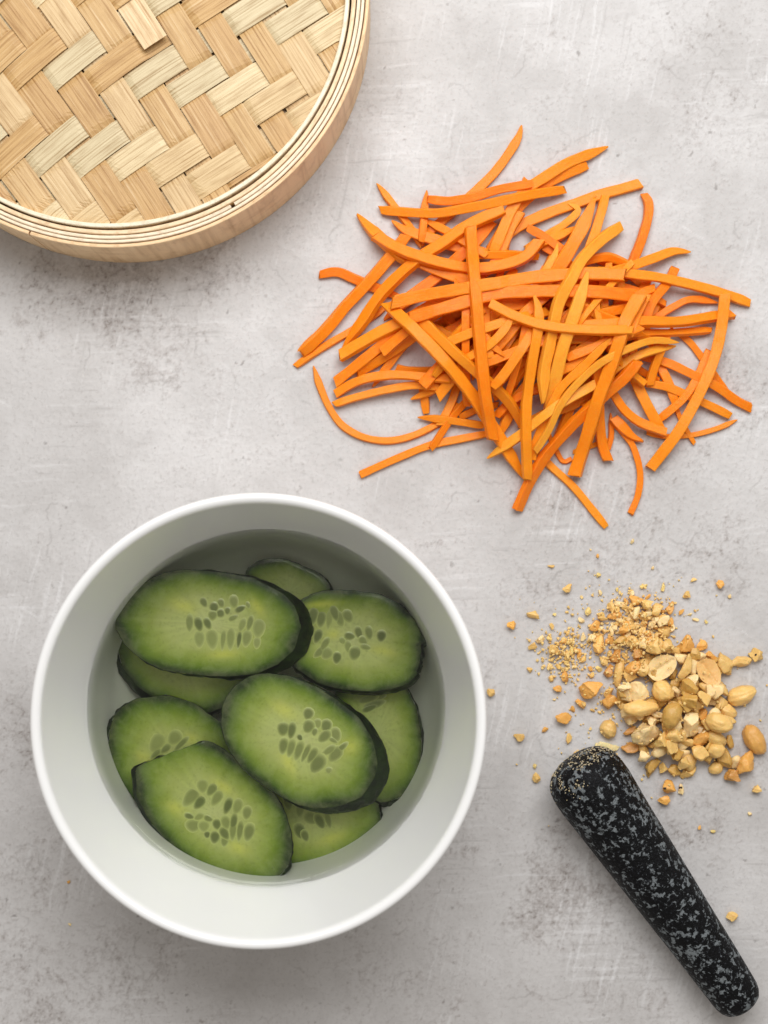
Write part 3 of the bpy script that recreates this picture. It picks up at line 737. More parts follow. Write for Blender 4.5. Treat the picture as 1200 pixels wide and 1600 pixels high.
# ------------------------------------------------------------------ carrot strips
# (points px, width px, layer, label)
DEEP = 'orange carrot strip buried among others in the middle of the heap'
CARROT = [
 ([(815,196),(808,218),(782,258),(755,288),(725,315),(690,346),(665,368)],16,2,'carrot strip whose tip points highest at the top of the heap'),
 ([(950,229),(928,238),(888,254),(852,276),(820,298),(800,325),(785,360),(770,395)],18,4,'curved carrot strip reaching up and right with hooked tip'),
 ([(918,258),(888,270),(850,290),(815,320),(790,350),(765,390)],16,3,'shorter carrot strip hugging the underside of the hooked top strip'),
 ([(822,280),(815,302),(800,345),(785,400)],14,1,'carrot strip with small square end poking out above the heap'),
 ([(668,311),(700,314),(740,308),(780,296),(832,287)],15,6,'thin carrot strip lying nearly level at the upper left, above another'),
 ([(594,328),(630,331),(680,333),(720,327),(770,317),(830,304),(882,296)],16,7,'long level carrot strip crossing the upper left of the heap'),
 ([(667,298),(664,318),(662,345),(658,378)],13,5,'short upright carrot stub between the two level strips'),
 ([(589,287),(608,312),(628,338),(645,362),(660,385)],12,2,'thin pointed carrot strip at the upper left edge of the heap'),
 ([(612,345),(636,361),(680,375),(720,388),(760,395)],18,3,'thick carrot strip under the pointed upper left strip'),
 ([(558,335),(575,354),(600,378),(625,400),(650,412)],19,4,'broad pointed carrot strip at the left shoulder of the heap'),
 ([(586,368),(620,388),(660,403),(700,414),(740,420),(780,416),(820,402),(843,376)],19,6,'bowed carrot strip sagging across the upper left like a smile'),
 ([(499,429),(527,425),(557,437),(600,455),(630,465)],16,1,'short carrot strip sticking out at the far left of the heap'),
 ([(634,368),(612,398),(576,440),(540,478),(510,514),(470,552)],19,3,'long flat carrot strip slanting down to the left edge'),
 ([(787,326),(730,354),(690,382),(650,408),(600,455),(565,505),(536,545)],20,5,'very long carrot strip running diagonally down the left side'),
 ([(610,475),(560,510),(530,528),(500,546),(462,572)],12,2,'thin carrot strip with the leftmost tip of the heap'),
 ([(767,347),(740,380),(710,408),(680,435),(640,466),(600,500)],20,3,DEEP),
 ([(720,455),(680,475),(640,498),(590,522),(532,556)],20,5,'blunt carrot strip fanning left below the long diagonal'),
 ([(690,472),(640,504),(600,536),(568,562),(524,598)],18,4,'second blunt carrot strip of the left fan, cut square'),
 ([(700,478),(645,512),(597,551)],18,6,'carrot strip with a square cut end inside the left fan'),
 ([(670,505),(640,530),(598,558),(558,582)],17,3,'dark edged carrot strip low in the left fan'),
 ([(660,510),(626,546),(600,580),(582,605)],14,2,'lowest carrot strip of the left fan, mostly covered'),
 ([(524,616),(550,600),(580,590),(620,586),(670,590),(700,592)],15,4,'arched carrot strip low on the left, upper of two'),
 ([(522,632),(560,620),(610,608),(650,602),(690,606)],13,3,'arched carrot strip low on the left, lower of two'),
 ([(620,575),(640,579),(680,579),(720,580)],13,2,DEEP),
 ([(490,573),(500,604),(514,636),(534,664),(564,682),(600,689),(636,684),(670,670),(692,655),(715,630)],12,1,'thin carrot shred curling in a wide hook at lower left'),
 ([(562,742),(600,725),(630,712),(675,695),(720,686),(760,678)],13,1,'carrot strip reaching lowest on the left, nearest the bowl rim'),
 ([(673,702),(690,676),(708,650),(735,620)],12,2,'short slanting carrot piece above the lowest left strip'),
 ([(688,664),(705,630),(716,600),(735,570)],14,1,DEEP),
 ([(653,652),(690,655),(757,665)],13,3,'small level carrot piece with a slanted left tip at lower left'),
 ([(661,603),(690,570),(718,535),(745,505),(780,465)],20,4,'carrot strip with ragged square end under the wide diagonal'),
 ([(684,620),(706,592),(730,560),(760,525),(800,485)],18,3,'carrot strip with crumbly lower end beside the ragged one'),
 ([(642,624),(670,612),(700,590),(740,570)],16,2,DEEP),
 ([(655,580),(662,612),(666,645)],14,1,DEEP),
 ([(603,474),(650,518),(700,570),(738,618),(765,660),(795,708),(819,748)],20,7,'wide carrot strip crossing diagonally down from left to bottom'),
 ([(655,496),(708,548),(748,584),(790,622),(817,662)],17,6,'carrot strip parallel to the wide diagonal and just above it'),
 ([(735,356),(738,400),(744,470),(750,540),(757,610),(764,655),(770,688)],19,10,'upright straight carrot strip standing out over the heap centre'),
 ([(612,473),(660,462),(720,452),(780,442),(850,432),(920,428),(976,430)],21,7,'long broad carrot strip lying level across the middle'),
 ([(640,498),(700,480),(780,459),(860,455),(930,456),(988,462)],21,6,'broad level carrot strip just under the middle one'),
 ([(970,353),(940,374),(910,404),(892,436),(874,470),(866,500),(858,540),(850,580),(848,630)],19,9,'pale yellowish carrot strip curving down from the upper right'),
 ([(918,424),(906,465),(892,505),(880,540),(870,580),(862,620),(858,655)],21,8,'carrot strip running down beside the pale curved one'),
 ([(834,460),(841,485),(840,515),(832,560),(826,600),(822,640),(822,690),(824,750)],17,9,'upright carrot strip with a sharp tip, right of the centre one'),
 ([(765,474),(800,492),(840,506),(880,513),(930,516),(990,516)],16,10,'gently sagging carrot strip over the top of the upright ones'),
 ([(1000,462),(978,502),(966,540),(950,585),(935,625),(918,680),(898,743)],22,9,'broad carrot strip slanting from right of centre to the bottom'),
 ([(1012,462),(998,490),(985,525)],11,8,'short carrot sliver lying against the broad slanting strip'),
 ([(998,564),(975,590),(950,612),(924,636),(890,668),(852,712),(826,756),(808,797)],19,7,'long carrot strip with square end reaching the bottom left'),
 ([(955,528),(920,564),(880,602),(862,632),(845,670),(834,700),(832,718)],14,8,'slim carrot strip ending in a forked tip at lower centre'),
 ([(1060,535),(1020,532),(980,545),(940,566),(905,596),(876,632),(858,670),(836,706)],12,9,'thin pale carrot shred arching over the lower right centre'),
 ([(762,716),(810,682),(850,650),(878,630),(930,600)],16,8,'carrot strip with a yellow tip pointing left at the bottom'),
 ([(932,562),(934,600),(936,650),(941,695),(950,720)],17,6,'short carrot strip hanging straight down at lower centre'),
 ([(835,700),(860,728),(895,760),(925,796),(947,823)],13,1,'carrot strip with the lowest tip of the heap'),
 ([(955,655),(975,678),(990,700),(1000,738),(997,773),(985,803)],11,2,'thin curved carrot strip hanging at the bottom right'),
 ([(1006,303),(1013,318),(1012,340),(1002,375),(988,410),(978,436)],15,2,'carrot strip standing up at the upper right edge'),
 ([(1078,394),(1052,393),(1020,404),(980,418),(940,428),(900,440)],16,4,'carrot strip pointing right with a slanted tip, below the standing one'),
 ([(950,425),(1000,430),(1030,434),(1080,445),(1130,459),(1172,474)],16,5,'long carrot strip with the rightmost tip of the heap'),
 ([(1054,420),(1044,440),(1020,470),(1006,500),(990,530)],16,4,'carrot strip with a rounded end crossing under the rightmost one'),
 ([(885,503),(940,489),(980,480),(1012,466)],16,4,DEEP),
 ([(1122,473),(1080,468),(1052,480),(1020,500)],12,4,'thin bent carrot shred below the rightmost strip'),
 ([(900,510),(1000,503),(1060,503),(1120,494),(1143,491)],17,5,'level carrot strip on the right ending behind the bent slanting one'),
 ([(950,534),(1000,522),(1050,520),(1112,516)],13,4,'slim level carrot strip under the right level one'),
 ([(1133,462),(1130,490),(1126,520),(1116,560),(1100,600),(1080,640),(1056,680),(1016,732)],19,8,'long bowed carrot strip along the right edge, slanting down left'),
 ([(1108,548),(1090,588),(1068,622),(1028,657)],14,4,'carrot strip under the bowed right edge strip'),
 ([(1000,556),(1040,566),(1080,584),(1120,604),(1150,625),(1173,637)],15,4,'carrot strip with square end pointing to lower right'),
 ([(1008,598),(1040,604),(1066,614),(1110,634),(1142,650)],14,3,'carrot strip below the lower right pointing one'),
 ([(1050,515),(1075,532),(1095,556),(1118,588),(1136,613)],12,3,'thin carrot shred slanting behind the bowed right strip'),
 ([(1152,656),(1120,670),(1080,680),(1040,682),(1010,676)],9,0,'very thin carrot shred lying at the lower right edge'),
 ([(1052,608),(1058,640),(1068,664),(1085,693)],8,2,'tiny carrot sliver poking out under the bowed strip'),
 ([(955,610),(975,640),(1000,660),(1030,672),(1041,676)],15,5,'carrot strip with ragged tip at lower right, upper of two'),
 ([(986,580),(1000,610),(1015,640),(1034,673)],18,4,'wide carrot strip with a cut top end at lower right'),
 ([(1030,570),(1045,600),(1056,632)],15,2,DEEP),
 ([(958,652),(985,680),(1005,690)],18,2,DEEP),
 ([(1056,541),(1020,548),(985,562),(950,585)],14,6,'carrot strip lying just below the thin pale arch'),
 ([(1000,287),(970,296),(940,304),(900,318),(860,332),(820,349),(796,364),(765,390)],18,2,'long straight carrot strip along the upper right slope'),
 ([(946,306),(938,335),(930,362),(916,400)],16,4,'carrot strip with a whitish top end at upper right'),
 ([(930,308),(912,350),(890,390),(866,428)],23,5,'wide carrot strip slanting down from the whitish end'),
 ([(888,318),(903,329),(882,350),(855,367),(822,390)],13,3,'bent carrot shred with pale tip inside the upper hollow'),
 ([(825,356),(850,370),(880,392)],15,4,'stubby carrot piece with rounded end in the upper hollow'),
 ([(904,354),(862,374),(822,389)],16,3,DEEP),
 ([(871,381),(866,400),(848,428)],13,6,'carrot strip tip with a pale point above the level band'),
 ([(735,398),(770,398),(810,398),(842,401)],14,4,'short level carrot strip left of the upper hollow'),
 ([(812,330),(795,360),(782,392),(770,420)],20,3,DEEP),
 ([(898,412),(940,402),(960,404),(992,420)],14,3,DEEP),
 ([(860,455),(820,490),(785,530),(748,568)],20,5,'diagonal carrot strip passing behind the upright centre one'),
 ([(842,503),(815,545),(790,582),(770,606)],17,7,'diagonal carrot strip right of the upright centre one'),
 ([(760,567),(790,555),(830,540),(880,520)],16,5,DEEP),
 ([(700,470),(740,478),(790,480),(840,472)],18,4,DEEP),
 ([(690,478),(705,505),(732,538)],16,1,DEEP),
 ([(658,500),(690,518),(732,540)],16,2,DEEP),
 ([(885,560),(926,544),(960,530),(1002,512)],16,5,'carrot strip rising right under the sagging one'),
 ([(856,530),(900,530),(962,525)],16,3,DEEP),
 ([(788,664),(796,626),(806,598),(816,566)],10,1,DEEP),
 ([(866,644),(900,630),(942,598)],15,2,DEEP),
 ([(846,655),(868,702),(880,721),(893,717)],8,0,'small curled carrot thread on the table at the bottom'),
 ([(895,706),(915,700),(960,684)],8,0,DEEP),
 ([(954,645),(955,680),(949,704)],9,1,DEEP),
 ([(660,342),(695,360),(725,378),(760,400)],14,4,'carrot strip slanting from the upright stub into the heap'),
 ([(655,410),(690,425),(735,440),(785,456)],18,4,DEEP),
 ([(718,652),(745,640),(778,632)],12,1,DEEP),
 ([(775,690),(800,640),(830,590),(850,545)],16,1,DEEP),
 ([(870,690),(890,640),(900,600),(925,550)],15,1,DEEP),
]
GW, GH = 420, 380     # heightmap 2 px cells over the carrot area
GX, GY = 440, 170
hm = np.zeros((GH, GW))
def hidx(px, py): return (px - GX) / 2, (py - GY) / 2
def hm_query(px, py, r):
    x, y = hidx(px, py); rr = max(1, r / 2)
    x0, x1 = int(max(0, x - rr)), int(min(GW - 1, x + rr)); y0, y1 = int(max(0, y - rr)), int(min(GH - 1, y + rr))
    if x1 < x0 or y1 < y0: return 0.0
    return float(hm[y0:y1 + 1, x0:x1 + 1].max())
def hm_raise(px, py, r, z):
    x, y = hidx(px, py); rr = max(1, r / 2)
    x0, x1 = int(max(0, x - rr)), int(min(GW - 1, x + rr)); y0, y1 = int(max(0, y - rr)), int(min(GH - 1, y + rr))
    if x1 < x0 or y1 < y0: return
    sub = hm[y0:y1 + 1, x0:x1 + 1]
    np.maximum(sub, z, out=sub)
def catmull(pts, step=4.0):
    P_ = [np.array(p, float) for p in pts]
    P_ = [2 * P_[0] - P_[1]] + P_ + [2 * P_[-1] - P_[-2]]
    out = []
    for i in range(1, len(P_) - 2):
        p0, p1, p2, p3 = P_[i - 1:i + 3]
        n = max(2, int(np.linalg.norm(p2 - p1) / step))
        for k in range(n):
            t = k / n
            out.append(0.5 * ((2 * p1) + (-p0 + p2) * t + (2 * p0 - 5 * p1 + 4 * p2 - p3) * t * t + (-p0 + 3 * p1 - 3 * p2 + p3) * t ** 3))
    out.append(P_[-2]); return out
def upper_hull(s, h):
    hull = []
    for p in zip(s, h):
        while len(hull) >= 2:
            (x1, y1), (x2, y2) = hull[-2], hull[-1]
            if (x2 - x1) * (p[1] - y1) - (y2 - y1) * (p[0] - x1) >= 0: hull.pop()
            else: break
        hull.append(p)
    return np.interp(s, [q[0] for q in hull], [q[1] for q in hull])
def build_carrots():
    r_ = random.Random(3)
    lst = [list(c) for c in CARROT]
    # thinner shreds tangled through the inside of the heap
    for k in range(400):
        if len(lst) >= len(CARROT) + 78: break
        cx_, cy_ = r_.gauss(850, 105), r_.gauss(510, 75)
        ang = r_.uniform(0, math.pi) if r_.random() < 0.4 else r_.gauss(2.2, 0.35)
        L_ = r_.uniform(90, 190); bend = r_.uniform(-0.14, 0.14) * L_
        dx, dy = math.cos(ang), math.sin(ang)
        pts = [(cx_ + dx * L_ * f + -dy * bend * (1 - 4 * f * f), cy_ + dy * L_ * f + dx * bend * (1 - 4 * f * f)) for f in (-.5, -.25, 0, .25, .5)]
        if any(((p[0] - 850) / 215) ** 2 + ((p[1] - 515) / 150) ** 2 > 1 for p in pts): continue
        lst.append([pts, r_.uniform(11, 17), r_.choice([0, 0, 1, 1, 2, 3, 4, 5]), DEEP])
    order = sorted(range(len(lst)), key=lambda i: (lst[i][2], i))
    shades = [lin(255, 140, 12), lin(255, 133, 8), lin(255, 148, 18), lin(255, 142, 12), lin(255, 128, 6), lin(255, 152, 22)]
    zmax = 0
    for i in order:
        pts, w, L, label = lst[i]; w = w * 0.90
        path = catmull(pts)
        sarr = [0.0]
        for a, b in zip(path, path[1:]): sarr.append(sarr[-1] + float(np.linalg.norm(b - a)))
        sarr = np.array(sarr)
        th = min(0.0028, w * S * r_.uniform(0.52, 0.72))
        h = np.array([hm_query(p[0], p[1], w * 0.36) for p in path])
        zb = upper_hull(sarr, h)
        # strips sag a little between supports and press into one another
        zb = zb * 0.80 + h * 0.20
        k = 9
        pad = np.pad(zb, k, mode='edge'); zb = np.convolve(pad, np.ones(2 * k + 1) / (2 * k + 1), mode='valid')
        zb = np.maximum(zb, 0.0)
        for p, z in zip(path, zb): hm_raise(p[0], p[1], w * 0.42, z + th * 0.66)
        zmax = max(zmax, zb.max() + th)
        # mesh: rounded square section
        n = len(path)
        roll0 = r_.choice([-1, 1]) * r_.uniform(0.03, 0.40); roll1 = roll0 + r_.uniform(-0.5, 0.5)
        endk = [r_.choice(['blunt', 'slant', 'slant', 'blunt', 'point']) for _ in range(2)]
        if 'square' in label or 'blunt' in label: endk = ['slant', 'blunt']
        if 'tip' in label or 'pointed' in label or 'shred' in label: endk = ['point', 'slant']
        if 'pale tip' in label or 'yellow tip' in label: endk = ['point', 'blunt']
        if 'upright straight' in label or 'long bowed' in label or 'ragged' in label or 'lying level' in label: endk = ['blunt', 'blunt']
        half = w * S * 0.5
        verts = []; uvs = []; faces = []
        mid = len(path) // 2
        org = P(path[mid][0], path[mid][1], 0.0)
        bev = 0.84
        sec = [(-1, -bev), (-bev, -1), (bev, -1), (1, -bev), (1, bev), (bev, 1), (-bev, 1), (-1, bev)]
        slx = [r_.uniform(-0.8, 0.8) for _ in range(2)]
        for q in range(n):
            t3 = []
            for e in (max(0, q - 1), min(n - 1, q + 1)):
                t3.append(P(path[e][0], path[e][1], zb[e] + th / 2))
            tan = (t3[1] - t3[0]).normalized()
            side = tan.cross(Vector((0, 0, 1))).normalized(); up = side.cross(tan).normalized()
            f = q / (n - 1); roll = roll0 * (1 - f) + roll1 * f
            s2 = side * math.cos(roll) + up * math.sin(roll); u2 = up * math.cos(roll) - side * math.sin(roll)
            ds = sarr[q] / w; de = (sarr[-1] - sarr[q]) / w
            tw = 1.0; tt = 1.0
            for d_, ek in ((ds, endk[0]), (de, endk[1])):
                if ek == 'point' and d_ < 2.2: tw *= 0.14 + 0.86 * (d_ / 2.2) ** 0.75; tt *= 0.35 + 0.65 * (d_ / 2.2) ** 0.6
                elif ek == 'slant' and d_ < 0.9: tt *= 0.50 + 0.50 * d_ / 0.9; tw *= 0.82 + .18 * d_ / .9
            wv = 1 + 0.09 * noise.noise((sarr[q] * 0.03, i * 3.7, 0))
            cen = P(path[q][0], path[q][1], zb[q] + th / 2)
            for m, (x, y) in enumerate(sec):
                irr = 1 + 0.05 * noise.noise((sarr[q] * 0.06, m * 1.3, i * 1.1))
                p = cen + s2 * (x * half * tw * wv * irr) + u2 * (y * th / 2 * tt * irr)
                if q == 0 and endk[0] != 'point': p += tan * (x * half * slx[0] * 0.6)
                if q == n - 1 and endk[1] != 'point': p += tan * (x * half * slx[1] * 0.6)
                if (q == 0 or q == n - 1) and m >= 0: p += tan * (half * 0.55 * noise.noise((m * 2.3, i * 5.1, q * 1.7)))
                if p.z < 0.00005: p.z = 0.00005
                verts.append(p - org); uvs.append((sarr[q] * 0.01, m * 0.9))
        for q in range(n - 1):
            for m in range(8):
                m2 = (m + 1) % 8
                faces.append((q * 8 + m, q * 8 + m2, (q + 1) * 8 + m2, (q + 1) * 8 + m))
        nv = len(verts)
        faces.append(tuple(range(7, -1, -1))); faces.append(tuple((n - 1) * 8 + m for m in range(8)))
        o = mesh_obj('carrot_strip', verts, faces, M_CARROT, None, uvs, smooth=True, loc=org)
        o.data.polygons[len(faces) - 1].use_smooth = False; o.data.polygons[len(faces) - 2].use_smooth = False
        ev = np.zeros(len(o.data.edges) * 2, dtype=np.int32); o.data.edges.foreach_get('vertices', ev); ev = ev.reshape(-1, 2)
        sa = o.data.attributes.new('sharp_edge', 'BOOLEAN', 'EDGE'); sa.data.foreach_set('value', (ev[:, 0] % 8) == (ev[:, 1] % 8))
        o.color = r_.choice(shades)
        if 'pale' in label or 'yellow' in label: o.color = lin(255, 172, 52)
        tag(o, label, 'carrot strip', 'buried carrot strips in the heap' if label == DEEP else 'shredded carrot strips in a heap')
    
build_carrots()

# ------------------------------------------------------------------ pestle
def build_pestle():
    zf, zn = 0.0153, 0.0100
    A = P(893, 1183, zf); B = P(1163, 1574, zn)
    ax = (B - A); Lp = ax.length; ax.normalize()
    prof = []   # (s, r)
    rb, rn = 0.0153, 0.0098
    for s, r in ((0, 0), (0.0002, 0.003), (0.0007, 0.0062), (0.0016, 0.0090), (0.0030, 0.0115), (0.0050, 0.0134), (0.0075, 0.0145), (0.011, 0.0151), (0.016, 0.0152)):
        prof.append((s, r))
    for k in range(1, 15):
        f = k / 14; s = 0.016 + (Lp - 0.016 - 0.0085) * f
        prof.append((s, 0.0152 + (0.0096 - 0.0152) * f ** 0.95))
    for s, r in ((0.0060, 0.0094), (0.0038, 0.0088), (0.0020, 0.0077), (0.0008, 0.0059), (0.0002, 0.0032), (0, 0)):
        prof.append((Lp - s, r))
    # local frame: x along axis
    org = Vector(((A.x + B.x) / 2, (A.y + B.y) / 2, 0))
    side = ax.cross(Vector((0, 0, 1))).normalized(); up = side.cross(ax).normalized()
    seg = 64; verts = []; faces = []
    for (s, r) in prof:
        for j in range(seg):
            t = 2 * math.pi * j / seg
            rr = r * (1 + 0.012 * noise.noise((s * 60, math.cos(t) * 1.5, math.sin(t) * 1.5)))
            verts.append(A + ax * s + side * (rr * math.cos(t)) + up * (rr * math.sin(t)))
    zlow = min(v.z for v in verts)
    verts = [Vector((v.x, v.y, v.z - zlow)) - org for v in verts]
    for i in range(len(prof) - 1):
        for j in range(seg):
            j2 = (j + 1) % seg
            faces.append((i * seg + j, (i + 1) * seg + j, (i + 1) * seg + j2, i * seg + j2))
    root = empty('pestle', org)
    tag(root, 'black speckled granite pestle lying beside the crushed peanuts', 'pestle')
    mesh_obj('shaft', verts, faces, M_GRAN, root)
    # nut residue clinging to the rounded grinding end
    r_ = random.Random(21); rv = []; rf = []
    for k in range(900):
        s = abs(r_.gauss(0.0015, 0.0042)); t = r_.uniform(0, 2 * math.pi)
        for a, b in zip(prof, prof[1:]):
            if a[0] <= s <= b[0]: r = a[1] + (b[1] - a[1]) * (s - a[0]) / max(1e-9, b[0] - a[0]); break
        # clumps
        if noise.noise((s * 260, math.cos(t) * 3, math.sin(t) * 3)) < 0.06 + s * 12: continue
        c = A + ax * s + side * (r * math.cos(t)) + up * (r * math.sin(t)) - Vector((0, 0, zlow)) - org
        q = r_.uniform(0.00014, 0.0005)
        b0 = len(rv)
        for d in ((1, 0, 0), (-1, 0, 0), (0, 1, 0), (0, -1, 0), (0, 0, 1), (0, 0, -1)):
            rv.append(c + Vector(d) * q * r_.uniform(0.6, 1.2))
        for f in ((0, 2, 4), (2, 1, 4), (1, 3, 4), (3, 0, 4), (2, 0, 5), (1, 2, 5), (3, 1, 5), (0, 3, 5)):
            rf.append(tuple(b0 + x for x in f))
    o = mesh_obj('nut_residue', rv, rf, M_NUT, root, smooth=False)
    o.color = lin(186, 172, 142); o['kind'] = 'stuff'
build_pestle()

# ------------------------------------------------------------------ crushed peanuts
TAN = lin(232, 190, 114); PALE = lin(244, 213, 154); ROAST = lin(232, 172, 88); DEEPT = lin(206, 162, 84); BROWN = lin(206, 148, 76)
G1 = 'crushed peanut pieces in the pile'
